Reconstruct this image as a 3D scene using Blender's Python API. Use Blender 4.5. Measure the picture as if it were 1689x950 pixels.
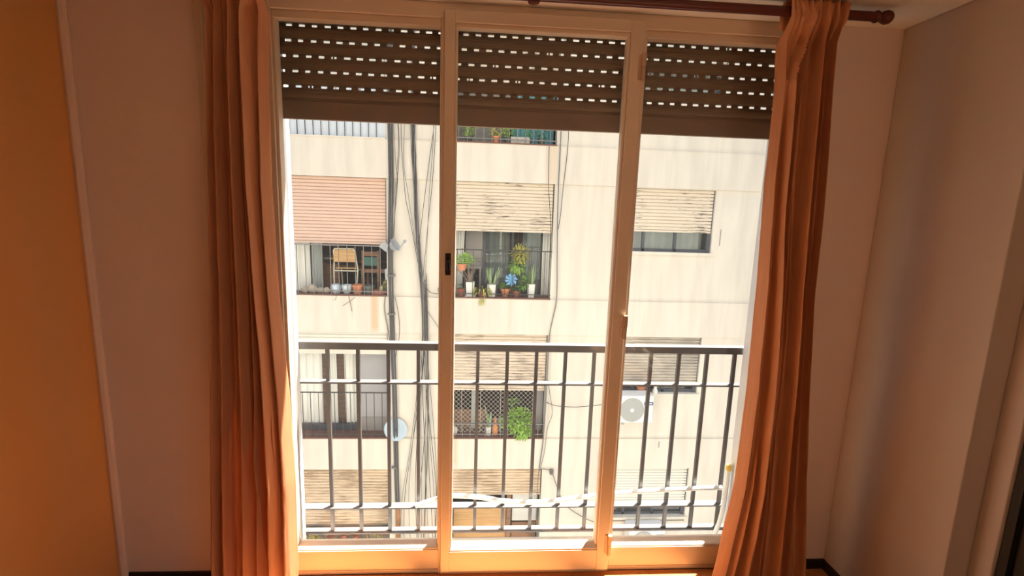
import bpy, bmesh, math, random
from mathutils import Vector, Matrix, noise

for _o in list(bpy.data.objects):
    bpy.data.objects.remove(_o)
SC = bpy.context.scene
COL = SC.collection
rnd = random.Random(7)

# ------------------------------------------------------------------ camera
cam_d = bpy.data.cameras.new('camera')
cam_d.sensor_width = 36.0
cam_d.lens = 795.0 / 1689.0 * 36.0
cam_d.clip_start = 0.05
cam = bpy.data.objects.new('camera', cam_d)
COL.objects.link(cam)
FWD = Vector((0.0653058, 0.98452522, -0.16261994))
RGT = Vector((0.99763724, -0.06093406, 0.03173277))
UPV = Vector((-0.02133262, 0.16430805, 0.98617837))
cam.matrix_world = Matrix(((RGT.x, UPV.x, -FWD.x, 0.0),
                           (RGT.y, UPV.y, -FWD.y, -2.1),
                           (RGT.z, UPV.z, -FWD.z, 1.76),
                           (0, 0, 0, 1)))
SC.camera = cam

# ------------------------------------------------------------------ sky, sun, exposure
SUN_EL, SUN_AZ = math.radians(71.0), math.radians(45.0)     # azimuth: from +Y towards +X
wd = bpy.data.worlds.new('sky')
SC.world = wd
wd.use_nodes = True
wn = wd.node_tree
sky = wn.nodes.new('ShaderNodeTexSky')
sky.sky_type = 'NISHITA'
sky.sun_disc = False
sky.sun_elevation = SUN_EL
sky.sun_rotation = SUN_AZ
sky.air_density = 1.0
sky.dust_density = 2.5
sky.ozone_density = 1.0
bgn = wn.nodes['Background']
wn.links.new(sky.outputs[0], bgn.inputs[0])
bgn.inputs[1].default_value = 0.17

sun_d = bpy.data.lights.new('sun', 'SUN')
sun_d.energy = 36.0
sun_d.angle = math.radians(0.6)
sun_d.color = (1.0, 0.93, 0.82)
sun = bpy.data.objects.new('sun', sun_d)
COL.objects.link(sun)
SUN_DIR = Vector((-math.sin(SUN_AZ) * math.cos(SUN_EL), -math.cos(SUN_AZ) * math.cos(SUN_EL), -math.sin(SUN_EL)))
sun.rotation_euler = SUN_DIR.to_track_quat('-Z', 'Y').to_euler()
sun.location = (6, 10, 14)

SC.view_settings.view_transform = 'Standard'
SC.view_settings.look = 'None'
SC.view_settings.gamma = 1.0
SC.view_settings.use_curve_mapping = False
SC.view_settings.exposure = 0.5

# ------------------------------------------------------------------ materials
def nodes(name):
    m = bpy.data.materials.new(name)
    m.use_nodes = True
    nt = m.node_tree
    return m, nt, nt.nodes['Principled BSDF']

def mat(name, col, rough=0.6, var=0.08, scale=6.0, stretch=(1, 1, 1), bump=0.0, metal=0.0, spec=0.4):
    """plain material with a little procedural mottling and relief"""
    m, nt, b = nodes(name)
    tc = nt.nodes.new('ShaderNodeTexCoord')
    mp = nt.nodes.new('ShaderNodeMapping')
    mp.inputs['Scale'].default_value = stretch
    nz = nt.nodes.new('ShaderNodeTexNoise')
    nz.inputs['Scale'].default_value = scale
    nz.inputs['Detail'].default_value = 5
    nt.links.new(tc.outputs['Object'], mp.inputs[0])
    nt.links.new(mp.outputs[0], nz.inputs['Vector'])
    mx = nt.nodes.new('ShaderNodeMix')
    mx.data_type = 'RGBA'
    mx.inputs[6].default_value = (*[max(0, c * (1 - var)) for c in col], 1)
    mx.inputs[7].default_value = (*[min(1, c * (1 + var)) for c in col], 1)
    nt.links.new(nz.outputs[0], mx.inputs[0])
    nt.links.new(mx.outputs[2], b.inputs['Base Color'])
    b.inputs['Roughness'].default_value = rough
    b.inputs['Metallic'].default_value = metal
    b.inputs['Specular IOR Level'].default_value = spec
    if bump:
        bp = nt.nodes.new('ShaderNodeBump')
        bp.inputs['Strength'].default_value = bump
        bp.inputs['Distance'].default_value = 0.01
        nt.links.new(nz.outputs[0], bp.inputs['Height'])
        nt.links.new(bp.outputs[0], b.inputs['Normal'])
    return m

def worn_mat(name, col, under, thr=0.56, sx=1.6, sz=26.0):
    """painted slats whose paint has flaked off in long horizontal chips"""
    m, nt, b = nodes(name)
    tc = nt.nodes.new('ShaderNodeTexCoord')
    mp = nt.nodes.new('ShaderNodeMapping')
    mp.inputs['Scale'].default_value = (sx, 1, sz)
    n1 = nt.nodes.new('ShaderNodeTexNoise')
    n1.inputs['Scale'].default_value = 2.2
    n1.inputs['Detail'].default_value = 8
    n1.inputs['Roughness'].default_value = 0.7
    nt.links.new(tc.outputs['Object'], mp.inputs[0])
    nt.links.new(mp.outputs[0], n1.inputs['Vector'])
    n2 = nt.nodes.new('ShaderNodeTexNoise')
    n2.inputs['Scale'].default_value = 1.6
    nt.links.new(tc.outputs['Object'], n2.inputs['Vector'])
    ad = nt.nodes.new('ShaderNodeMath')
    ad.operation = 'MULTIPLY_ADD'
    ad.inputs[1].default_value = 0.45
    nt.links.new(n2.outputs[0], ad.inputs[0])
    nt.links.new(n1.outputs[0], ad.inputs[2])
    cr = nt.nodes.new('ShaderNodeValToRGB')
    cr.color_ramp.elements[0].position = thr + 0.19
    cr.color_ramp.elements[1].position = thr + 0.25
    cr.color_ramp.elements[0].color = (*col, 1)
    cr.color_ramp.elements[1].color = (*under, 1)
    nt.links.new(ad.outputs[0], cr.inputs[0])
    nt.links.new(cr.outputs[0], b.inputs['Base Color'])
    b.inputs['Roughness'].default_value = 0.8
    return m

def stucco_mat(name, col, stain, spots):
    """cream facade plaster: fine grain, faint rain streaks, a few rusty run-off stains (x, ztop, zbottom, halfwidth)"""
    m, nt, b = nodes(name)
    tc = nt.nodes.new('ShaderNodeTexCoord')
    mp = nt.nodes.new('ShaderNodeMapping')
    mp.inputs['Scale'].default_value = (2.6, 1, 0.35)
    nt.links.new(tc.outputs['Object'], mp.inputs[0])
    n1 = nt.nodes.new('ShaderNodeTexNoise')
    n1.inputs['Scale'].default_value = 2.0
    n1.inputs['Detail'].default_value = 6
    nt.links.new(mp.outputs[0], n1.inputs['Vector'])
    mx = nt.nodes.new('ShaderNodeMix')
    mx.data_type = 'RGBA'
    mx.inputs[6].default_value = (*[c * 0.9 for c in col], 1)
    mx.inputs[7].default_value = (*col, 1)
    rr = nt.nodes.new('ShaderNodeMapRange')
    rr.inputs[1].default_value = 0.35
    rr.inputs[2].default_value = 0.6
    nt.links.new(n1.outputs[0], rr.inputs[0])
    nt.links.new(rr.outputs[0], mx.inputs[0])
    last = mx.outputs[2]
    sep = nt.nodes.new('ShaderNodeSeparateXYZ')
    nt.links.new(tc.outputs['Object'], sep.inputs[0])
    def math_(op, a, bb):
        n = nt.nodes.new('ShaderNodeMath')
        n.operation = op
        n.use_clamp = op in ('MULTIPLY',)
        for i, v in enumerate((a, bb)):
            if isinstance(v, (int, float)):
                n.inputs[i].default_value = v
            else:
                nt.links.new(v, n.inputs[i])
        return n.outputs[0]
    for (sx, zt, zb, hw, k) in spots:
        sx, zt, zb = sx - 0.5, zt + 8.08, zb + 8.08      # object space of the building
        dx = math_('ABSOLUTE', math_('SUBTRACT', sep.outputs[0], sx), 0)
        fx = nt.nodes.new('ShaderNodeMapRange')
        fx.inputs[1].default_value = hw
        fx.inputs[2].default_value = hw * 0.3
        nt.links.new(dx, fx.inputs[0])
        a = nt.nodes.new('ShaderNodeMapRange')
        a.inputs[1].default_value = zb - 0.05
        a.inputs[2].default_value = zb + 0.1
        nt.links.new(sep.outputs[2], a.inputs[0])
        t = nt.nodes.new('ShaderNodeMapRange')
        t.inputs[1].default_value = zt + 0.02
        t.inputs[2].default_value = zt
        nt.links.new(sep.outputs[2], t.inputs[0])
        f = math_('MULTIPLY', math_('MULTIPLY', fx.outputs[0], a.outputs[0]), t.outputs[0])
        f = math_('MULTIPLY', f, k)
        m2 = nt.nodes.new('ShaderNodeMix')
        m2.data_type = 'RGBA'
        nt.links.new(f, m2.inputs[0])
        nt.links.new(last, m2.inputs[6])
        m2.inputs[7].default_value = (*stain, 1)
        last = m2.outputs[2]
    nt.links.new(last, b.inputs['Base Color'])
    n3 = nt.nodes.new('ShaderNodeTexNoise')
    n3.inputs['Scale'].default_value = 60
    nt.links.new(tc.outputs['Object'], n3.inputs['Vector'])
    bp = nt.nodes.new('ShaderNodeBump')
    bp.inputs['Strength'].default_value = 0.15
    bp.inputs['Distance'].default_value = 0.01
    nt.links.new(n3.outputs[0], bp.inputs['Height'])
    nt.links.new(bp.outputs[0], b.inputs['Normal'])
    b.inputs['Roughness'].default_value = 0.9
    b.inputs['Specular IOR Level'].default_value = 0.1
    return m

def cloth_mat(name, col, trans, weave=900.0, tw=0.3):
    m = bpy.data.materials.new(name)
    m.use_nodes = True
    nt = m.node_tree
    for n in list(nt.nodes):
        nt.nodes.remove(n)
    out = nt.nodes.new('ShaderNodeOutputMaterial')
    tc = nt.nodes.new('ShaderNodeTexCoord')
    mp = nt.nodes.new('ShaderNodeMapping')
    mp.inputs['Scale'].default_value = (1, 1, 0.08)
    nz = nt.nodes.new('ShaderNodeTexNoise')
    nz.inputs['Scale'].default_value = 70
    nz.inputs['Detail'].default_value = 4
    nt.links.new(tc.outputs['Object'], mp.inputs[0])
    nt.links.new(mp.outputs[0], nz.inputs['Vector'])
    mx = nt.nodes.new('ShaderNodeMix')
    mx.data_type = 'RGBA'
    mx.inputs[6].default_value = (*[c * 0.8 for c in col], 1)
    mx.inputs[7].default_value = (*[min(1, c * 1.15) for c in col], 1)
    nt.links.new(nz.outputs[0], mx.inputs[0])
    bp = nt.nodes.new('ShaderNodeBump')
    bp.inputs['Strength'].default_value = 0.25
    bp.inputs['Distance'].default_value = 0.004
    nt.links.new(nz.outputs[0], bp.inputs['Height'])
    d = nt.nodes.new('ShaderNodeBsdfDiffuse')
    nt.links.new(mx.outputs[2], d.inputs[0])
    nt.links.new(bp.outputs[0], d.inputs['Normal'])
    t = nt.nodes.new('ShaderNodeBsdfTranslucent')
    t.inputs[0].default_value = (*trans, 1)
    ms = nt.nodes.new('ShaderNodeMixShader')
    ms.inputs[0].default_value = tw
    nt.links.new(d.outputs[0], ms.inputs[1])
    nt.links.new(t.outputs[0], ms.inputs[2])
    nt.links.new(ms.outputs[0], out.inputs[0])
    return m

def glass_mat(name, tint=(0.97, 0.98, 0.97), dust=0.006, refl=0.06):
    """thin window pane: clear transmission, a fresnel-like sheen, a film of dust"""
    m = bpy.data.materials.new(name)
    m.use_nodes = True
    nt = m.node_tree
    for n in list(nt.nodes):
        nt.nodes.remove(n)
    out = nt.nodes.new('ShaderNodeOutputMaterial')
    tr = nt.nodes.new('ShaderNodeBsdfTransparent')
    tr.inputs[0].default_value = (*tint, 1)
    gl = nt.nodes.new('ShaderNodeBsdfGlossy')
    gl.inputs['Roughness'].default_value = 0.02
    lw = nt.nodes.new('ShaderNodeLayerWeight')
    lw.inputs[0].default_value = 0.25
    mr = nt.nodes.new('ShaderNodeMapRange')
    mr.inputs[3].default_value = refl * 0.6
    mr.inputs[4].default_value = 0.7
    nt.links.new(lw.outputs['Facing'], mr.inputs[0])
    pw = nt.nodes.new('ShaderNodeMath')
    pw.operation = 'POWER'
    pw.inputs[1].default_value = 2.2
    nt.links.new(lw.outputs['Facing'], pw.inputs[0])
    nt.links.new(pw.outputs[0], mr.inputs[0])
    m1 = nt.nodes.new('ShaderNodeMixShader')
    nt.links.new(mr.outputs[0], m1.inputs[0])
    nt.links.new(tr.outputs[0], m1.inputs[1])
    nt.links.new(gl.outputs[0], m1.inputs[2])
    df = nt.nodes.new('ShaderNodeBsdfTranslucent')
    df.inputs[0].default_value = (0.85, 0.85, 0.85, 1)
    nz = nt.nodes.new('ShaderNodeTexNoise')
    nz.inputs['Scale'].default_value = 3.0
    nz.inputs['Detail'].default_value = 6
    tc = nt.nodes.new('ShaderNodeTexCoord')
    nt.links.new(tc.outputs['Object'], nz.inputs['Vector'])
    mm = nt.nodes.new('ShaderNodeMath')
    mm.operation = 'MULTIPLY'
    mm.inputs[1].default_value = dust * 2
    nt.links.new(nz.outputs[0], mm.inputs[0])
    m2 = nt.nodes.new('ShaderNodeMixShader')
    nt.links.new(mm.outputs[0], m2.inputs[0])
    nt.links.new(m1.outputs[0], m2.inputs[1])
    nt.links.new(df.outputs[0], m2.inputs[2])
    nt.links.new(m2.outputs[0], out.inputs[0])
    return m

def wood_mat(name, dark, light, scale=3.0, rough=0.4, stretch=(1, 12, 12)):
    m, nt, b = nodes(name)
    tc = nt.nodes.new('ShaderNodeTexCoord')
    mp = nt.nodes.new('ShaderNodeMapping')
    mp.inputs['Scale'].default_value = stretch
    nz = nt.nodes.new('ShaderNodeTexNoise')
    nz.inputs['Scale'].default_value = scale
    nz.inputs['Detail'].default_value = 8
    nz.inputs['Distortion'].default_value = 0.6
    nt.links.new(tc.outputs['Object'], mp.inputs[0])
    nt.links.new(mp.outputs[0], nz.inputs['Vector'])
    cr = nt.nodes.new('ShaderNodeValToRGB')
    cr.color_ramp.elements[0].position = 0.35
    cr.color_ramp.elements[1].position = 0.65
    cr.color_ramp.elements[0].color = (*dark, 1)
    cr.color_ramp.elements[1].color = (*light, 1)
    nt.links.new(nz.outputs[0], cr.inputs[0])
    nt.links.new(cr.outputs[0], b.inputs['Base Color'])
    b.inputs['Roughness'].default_value = rough
    return m

M = {}
M['wall_pink'] = mat('wall_pink', (0.86, 0.70, 0.61), 0.55, 0.05, 3.0, bump=0.08)
M['wall_orange'] = mat('wall_orange', (0.80, 0.42, 0.15), 0.5, 0.05, 2.5, bump=0.08)
M['wall_right'] = mat('wall_right', (0.60, 0.51, 0.45), 0.42, 0.05, 3.0, bump=0.05)
M['ceiling'] = mat('ceiling_paint', (0.88, 0.84, 0.77), 0.8, 0.03, 4.0)
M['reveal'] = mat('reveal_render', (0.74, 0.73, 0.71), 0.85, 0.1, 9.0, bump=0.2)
M['floor'] = wood_mat('floor_wood', (0.44, 0.17, 0.048), (0.62, 0.255, 0.08), 2.0, 0.35)
M['skirting'] = mat('dark_skirting', (0.02, 0.012, 0.009), 0.4)
M['frame'] = mat('cream_frame_paint', (0.84, 0.68, 0.51), 0.38, 0.05, 5.0, bump=0.02)
M['brass'] = mat('dull_hinge_metal', (0.6, 0.42, 0.28), 0.35, metal=0.3)
M['black_lock'] = mat('black_metal', (0.012, 0.01, 0.009), 0.4)
M['glass'] = glass_mat('window_glass', refl=0.018)
M['farglass'] = glass_mat('far_window_glass', (0.8, 0.84, 0.84), 0.06, 0.1)
M['slat'] = mat('brown_slat', (0.28, 0.20, 0.145), 0.45, 0.1, 8.0, (0.5, 1, 4))
M['slat_bar'] = mat('brown_slat_bar', (0.30, 0.21, 0.16), 0.45, 0.1, 8.0, (0.5, 1, 4))
M['rail'] = mat('dark_iron_paint', (0.085, 0.075, 0.075), 0.35, 0.2, 12.0, bump=0.05)
M['hose'] = mat('white_hose', (0.82, 0.82, 0.8), 0.45)
M['yellow'] = mat('yellow_tape', (0.85, 0.6, 0.1), 0.5)
M['curtain'] = cloth_mat('orange_curtain_cloth', (0.78, 0.385, 0.205), (0.78, 0.33, 0.14), tw=0.2)
M['rod'] = mat('mahogany_rod', (0.10, 0.018, 0.012), 0.3, 0.25, 8.0, (0.3, 3, 3))
M['black_door'] = mat('black_door_paint', (0.006, 0.006, 0.006), 0.5)
M['stucco'] = stucco_mat('cream_stucco', (0.80, 0.74, 0.65), (0.62, 0.36, 0.14),
                         [(-1.90, 0.125, -0.55, 0.10, 0.55), (1.215, 2.86, 2.2, 0.13, 0.28), (-0.43, -2.61, -3.2, 0.09, 0.4),
                          (-2.3, 0.125, -0.3, 0.03, 0.2), (0.55, 0.125, -0.5, 0.04, 0.15)])
M['ledge_grey'] = mat('grey_ledge', (0.4, 0.37, 0.34), 0.9, 0.2, 20)
M['tile_brown'] = mat('red_brown_sill', (0.2, 0.1, 0.08), 0.7, 0.2, 14)
M['pink_shutter'] = mat('pink_shutter_plastic', (0.74, 0.53, 0.43), 0.6, 0.06, 4, (1, 1, 12))
M['white_shutter'] = mat('white_shutter_plastic', (0.78, 0.76, 0.7), 0.6, 0.05, 4, (1, 1, 12))
M['cream_shutter'] = worn_mat('flaking_cream_shutter', (0.76, 0.66, 0.54), (0.2, 0.16, 0.13), 0.60)
M['worn_shutter'] = worn_mat('weathered_cream_shutter', (0.72, 0.61, 0.49), (0.3, 0.24, 0.2), 0.57, 1.2, 30)
M['grey_shutter'] = worn_mat('weathered_grey_shutter', (0.56, 0.50, 0.42), (0.36, 0.32, 0.28), 0.5, 1.0, 34)
M['brown_shutter'] = worn_mat('weathered_brown_shutter', (0.74, 0.58, 0.42), (0.42, 0.30, 0.2), 0.53, 1.0, 30)
M['bar'] = mat('thin_black_bar', (0.05, 0.045, 0.045), 0.5)
M['bar_grey'] = mat('thin_grey_bar', (0.22, 0.21, 0.21), 0.5)
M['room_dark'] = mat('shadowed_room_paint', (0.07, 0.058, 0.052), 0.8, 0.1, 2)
M['room_mid'] = mat('grey_room_paint', (0.32, 0.30, 0.29), 0.8, 0.1, 2)
M['alu'] = mat('dark_aluminium', (0.07, 0.08, 0.1), 0.4)
M['white_alu'] = mat('white_aluminium', (0.75, 0.75, 0.72), 0.4)
M['drape'] = mat('white_drape', (0.86, 0.86, 0.82), 0.8, 0.06, 10, (4, 1, 0.3))
M['drape_grey'] = mat('grey_drape', (0.46, 0.50, 0.50), 0.8, 0.12, 10, (4, 1, 0.3))
M['blind_grey'] = mat('grey_roller_blind', (0.42, 0.41, 0.43), 0.8, 0.06, 4)
M['wood_dark'] = wood_mat('dark_wood', (0.06, 0.03, 0.02), (0.14, 0.08, 0.05), 4, 0.5)
M['wood_mid'] = wood_mat('brown_wood', (0.2, 0.1, 0.055), (0.33, 0.17, 0.09), 4, 0.5)
M['wood_orange'] = wood_mat('orange_ply', (0.56, 0.31, 0.12), (0.7, 0.42, 0.18), 3, 0.45)
M['chrome'] = mat('cream_tube', (0.8, 0.74, 0.6), 0.35)
M['teal'] = mat('teal_paint', (0.13, 0.38, 0.44), 0.6, 0.15, 6, (6, 1, 0.5))
M['teal_cloth'] = mat('dark_teal_cloth', (0.08, 0.2, 0.18), 0.8)
M['terracotta'] = mat('terracotta', (0.62, 0.24, 0.12), 0.8, 0.15, 20)
M['dark_terracotta'] = mat('dark_terracotta', (0.38, 0.12, 0.08), 0.8, 0.15, 20)
M['grey_pot'] = mat('charcoal_pot', (0.12, 0.14, 0.13), 0.7, 0.2, 20)
M['white_pot'] = mat('white_pot', (0.8, 0.8, 0.76), 0.5, 0.04, 10)
M['blue_white'] = mat('blue_white_glaze', (0.6, 0.68, 0.86), 0.3, 0.35, 28)
M['pale_blue'] = mat('pale_blue_glaze', (0.66, 0.77, 0.84), 0.3, 0.15, 18)
M['orange_vase'] = mat('orange_glaze', (0.9, 0.3, 0.07), 0.4, 0.1, 15)
M['stone'] = mat('pale_stone', (0.55, 0.47, 0.37), 0.9, 0.25, 14, bump=0.3)
M['basket'] = mat('white_basket', (0.72, 0.68, 0.6), 0.8, 0.15, 30)
M['leaf'] = mat('mid_green_leaf', (0.17, 0.36, 0.06), 0.5, 0.45, 9)
M['leaf_bright'] = mat('bright_green_leaf', (0.34, 0.55, 0.10), 0.5, 0.4, 9)
M['leaf_yellow'] = mat('yellow_green_leaf', (0.55, 0.52, 0.12), 0.5, 0.4, 9)
M['leaf_dark'] = mat('dark_green_leaf', (0.09, 0.2, 0.07), 0.5, 0.4, 9)
M['snake'] = mat('snake_plant_leaf', (0.30, 0.42, 0.20), 0.5, 0.5, 8, (1, 1, 6))
M['twig'] = mat('grey_twig', (0.27, 0.2, 0.16), 0.9, 0.2, 12)
M['cactus'] = mat('dry_yellow_cactus', (0.62, 0.55, 0.28), 0.8, 0.3, 15)
M['blue_petal'] = mat('blue_pinwheel_vane', (0.16, 0.42, 0.72), 0.4)
M['cable'] = mat('black_cable', (0.06, 0.055, 0.055), 0.6)
M['cable_grey'] = mat('grey_cable', (0.2, 0.19, 0.18), 0.6)
M['pipe'] = mat('grey_black_conduit', (0.085, 0.08, 0.085), 0.6, 0.25, 8)
M['rust'] = mat('rusty_conduit', (0.36, 0.18, 0.09), 0.8, 0.3, 8)
M['dish'] = mat('grey_dish_paint', (0.40, 0.42, 0.44), 0.5, 0.06, 8)
M['dish_blue'] = mat('pale_blue_dish_paint', (0.5, 0.62, 0.72), 0.5, 0.06, 8)
M['ac'] = mat('white_ac_casing', (0.8, 0.82, 0.83), 0.4, 0.03, 5)
M['ac_grey'] = mat('grey_ac_grille', (0.42, 0.43, 0.42), 0.5)
M['navy'] = mat('navy_badge', (0.05, 0.07, 0.22), 0.4)
M['net'] = mat('white_net', (0.62, 0.57, 0.5), 0.7)
M['panel_blue'] = mat('pale_blue_panel', (0.68, 0.74, 0.82), 0.5, 0.04, 3)
M['asphalt'] = mat('street_asphalt', (0.14, 0.14, 0.14), 0.9, 0.15, 4)
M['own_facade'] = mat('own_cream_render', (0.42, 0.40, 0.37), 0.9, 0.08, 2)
M['rope'] = mat('cream_strip', (0.72, 0.58, 0.42), 0.6)

# ------------------------------------------------------------------ mesh helpers
class MB:
    def __init__(s):
        s.v, s.f, s.mi = [], [], []
    def add(s, vs, fs, m=0):
        o = len(s.v)
        s.v += [tuple(p) for p in vs]
        s.f += [tuple(i + o for i in q) for q in fs]
        s.mi += [m] * len(fs)
        return s
    def box(s, x0, x1, y0, y1, z0, z1, m=0):
        vs = [(x0, y0, z0), (x1, y0, z0), (x1, y1, z0), (x0, y1, z0), (x0, y0, z1), (x1, y0, z1), (x1, y1, z1), (x0, y1, z1)]
        return s.add(vs, [(0, 3, 2, 1), (4, 5, 6, 7), (0, 1, 5, 4), (1, 2, 6, 5), (2, 3, 7, 6), (3, 0, 4, 7)], m)
    def room(s, x0, x1, y0, y1, z0, z1, m=0):
        """five inward faces, open towards -Y"""
        vs = [(x0, y0, z0), (x1, y0, z0), (x1, y1, z0), (x0, y1, z0), (x0, y0, z1), (x1, y0, z1), (x1, y1, z1), (x0, y1, z1)]
        return s.add(vs, [(0, 1, 2, 3), (7, 6, 5, 4), (1, 5, 6, 2), (2, 6, 7, 3), (3, 7, 4, 0)], m)
    def bar(s, a, b, w, h=None, m=0):
        a, b = Vector(a), Vector(b)
        h = h or w
        d = (b - a).normalized()
        u = d.cross(Vector((0, 0, 1)))
        if u.length < 1e-4:
            u = Vector((1, 0, 0))
        u.normalize()
        n = u.cross(d)
        vs = []
        for p in (a, b):
            for (i, j) in ((-1, -1), (1, -1), (1, 1), (-1, 1)):
                vs.append(p + u * i * w / 2 + n * j * h / 2)
        return s.add(vs, [(3, 2, 1, 0), (4, 5, 6, 7), (0, 1, 5, 4), (1, 2, 6, 5), (2, 3, 7, 6), (3, 0, 4, 7)], m)
    def tube(s, pts, r, n=8, m=0):
        pts = [Vector(p) for p in pts]
        rs = r if isinstance(r, (list, tuple)) else [r] * len(pts)
        vs, fs = [], []
        prev = None
        for i, p in enumerate(pts):
            t = (pts[min(i + 1, len(pts) - 1)] - pts[max(i - 1, 0)]).normalized()
            if prev is None:
                u = t.cross(Vector((0, 1, 0)))
                if u.length < 0.1:
                    u = t.cross(Vector((1, 0, 0)))
            else:
                u = prev - t * prev.dot(t)
            u.normalize()
            prev = u
            w = t.cross(u)
            for k in range(n):
                a = 2 * math.pi * k / n
                vs.append(p + (u * math.cos(a) + w * math.sin(a)) * rs[i])
        for i in range(len(pts) - 1):
            for k in range(n):
                k2 = (k + 1) % n
                fs.append((i * n + k, i * n + k2, (i + 1) * n + k2, (i + 1) * n + k))
        fs.append(tuple(range(n - 1, -1, -1)))
        fs.append(tuple((len(pts) - 1) * n + k for k in range(n)))
        return s.add(vs, fs, m)
    def lathe(s, prof, c, n=16, axis='z', m=0):
        vs, fs = [], []
        for (r, h) in prof:
            for k in range(n):
                a = 2 * math.pi * k / n
                p = (r * math.cos(a), r * math.sin(a), h)
                if axis == 'x':
                    p = (h, p[0], p[1])
                elif axis == 'y':
                    p = (p[0], h, p[1])
                vs.append((c[0] + p[0], c[1] + p[1], c[2] + p[2]))
        for i in range(len(prof) - 1):
            for k in range(n):
                k2 = (k + 1) % n
                fs.append((i * n + k, i * n + k2, (i + 1) * n + k2, (i + 1) * n + k))
        if prof[0][0] > 1e-5:
            fs.append(tuple(range(n - 1, -1, -1)))
        if prof[-1][0] > 1e-5:
            fs.append(tuple((len(prof) - 1) * n + k for k in range(n)))
        return s.add(vs, fs, m)
    def ball(s, c, rx, ry=None, rz=None, n=10, jit=0.0):
        ry = ry or rx
        rz = rz or rx
        prof = [(math.sin(math.pi * i / 7), -math.cos(math.pi * i / 7)) for i in range(8)]
        vs, fs = [], []
        for (r, h) in prof:
            for k in range(n):
                a = 2 * math.pi * k / n
                j = 1 + rnd.uniform(-jit, jit)
                vs.append((c[0] + r * math.cos(a) * rx * j, c[1] + r * math.sin(a) * ry * j, c[2] + h * rz * j))
        for i in range(7):
            for k in range(n):
                k2 = (k + 1) % n
                fs.append((i * n + k, i * n + k2, (i + 1) * n + k2, (i + 1) * n + k))
        return s.add(vs, fs)
    def leaf(s, p, d, L, w, droop=0.3):
        """one folded pointed leaf"""
        p, d = Vector(p), Vector(d).normalized()
        u = d.cross(Vector((0, 0, 1)))
        if u.length < 0.05:
            u = Vector((1, 0, 0))
        u.normalize()
        n = u.cross(d)
        mid = p + d * L * 0.5 + n * w * 0.15
        tip = p + d * L - Vector((0, 0, 1)) * droop * L
        return s.add([p, mid + u * w / 2 - n * w * .25, tip, mid - u * w / 2 - n * w * .25, mid],
                     [(0, 1, 4), (1, 2, 4), (2, 3, 4), (3, 0, 4)])
    def blade(s, p, d, L, w, bend=0.1, seg=4):
        """one upright strap leaf"""
        p, d = Vector(p), Vector(d).normalized()
        side = Vector((math.cos(p.x * 50), math.sin(p.x * 50) * .5, 0)).normalized()
        out = Vector((d.x, d.y, 0))
        vs, fs = [], []
        for i in range(seg + 1):
            t = i / seg
            ww = w * (1 - t ** 2.2) * (0.75 + 0.5 * t)
            q = p + d * L * t + out * bend * L * t * t - Vector((0, 0, 1)) * bend * .5 * L * t * t
            vs += [q - side * ww / 2, q + side * ww / 2 + Vector((0, 0.004, 0))]
        for i in range(seg):
            fs.append((2 * i, 2 * i + 1, 2 * i + 3, 2 * i + 2))
        return s.add(vs, fs)

def wloc(o):
    p = Vector((0, 0, 0))
    while o is not None:
        p += o.location
        o = o.parent
    return p

def obj(name, mb, m, parent=None, loc=None, smooth=False, bevel=0.0, label=None, cat=None, group=None, kind=None):
    """mb holds world coordinates; the mesh becomes ONE object whose origin sits at its parent's (or at loc)"""
    base = Vector(loc) if loc is not None else (wloc(parent) if parent else Vector((0, 0, 0)))
    me = bpy.data.meshes.new(name)
    me.from_pydata([tuple(Vector(p) - base) for p in mb.v], [], mb.f)
    for mm in (m if isinstance(m, (list, tuple)) else [m]):
        me.materials.append(M[mm] if isinstance(mm, str) else mm)
    me.polygons.foreach_set('material_index', mb.mi)
    if smooth:
        me.polygons.foreach_set('use_smooth', [True] * len(mb.f))
        me.set_sharp_from_angle(angle=math.radians(40))
    me.update()
    o = bpy.data.objects.new(name, me)
    COL.objects.link(o)
    o.location = base - (wloc(parent) if parent else Vector((0, 0, 0)))
    if parent:
        o.parent = parent
    if bevel:
        bv = o.modifiers.new('bevel', 'BEVEL')
        bv.width = bevel
        bv.segments = 2
        bv.limit_method = 'ANGLE'
    tag(o, label, cat, group, kind)
    return o

def tag(o, label=None, cat=None, group=None, kind=None):
    if label: o['label'] = label
    if cat: o['category'] = cat
    if group: o['group'] = group
    if kind: o['kind'] = kind
    return o

def thing(name, loc, label=None, cat=None, group=None, kind=None):
    o = bpy.data.objects.new(name, None)
    o.empty_display_size = 0.1
    COL.objects.link(o)
    o.location = loc
    return tag(o, label, cat, group, kind)

def copies(src, offsets):
    """further alike pieces of one thing: same mesh, same parent, shifted"""
    for d in offsets:
        c = src.copy()
        COL.objects.link(c)
        c.parent = src.parent
        c.location = src.location + Vector(d)

# ================================================================== THE ROOM
XL, XR, ZC = -1.627, 1.778, 2.565
WL, WR, WO = -0.885, 1.372, 0.235      # window opening and the outer face of the wall

def struct(name, mb, m, **k):
    lab = k.pop('label', None)
    return obj(name, mb, m, kind='structure', label=lab, **k)

struct('floor', MB().box(-1.8, 2.05, -4.4, 0.0, -0.12, 0.0), 'floor', label='dark orange-brown wooden floor of the room')
struct('ceiling', MB().box(-1.8, 2.05, -4.4, 0.0, ZC, ZC + 0.15), 'ceiling', label='cream painted ceiling above the window')
struct('wall_left', MB().box(XL - 0.15, XL, -4.4, 0.0, 0, ZC), 'wall_orange', label='plain orange painted wall at the left')
struct('wall_back', MB().box(-1.8, 2.05, -4.4, -4.25, 0, ZC), 'ceiling', label='plain wall behind the viewer')
fw = MB()
fw.box(XL - 0.15, WL, 0.0, 0.012, 0, ZC)
fw.box(WR, 3.0, 0.0, 0.012, 0, ZC)
struct('wall_front', fw, 'wall_pink', label='pinkish beige wall on both sides of the window')
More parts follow.
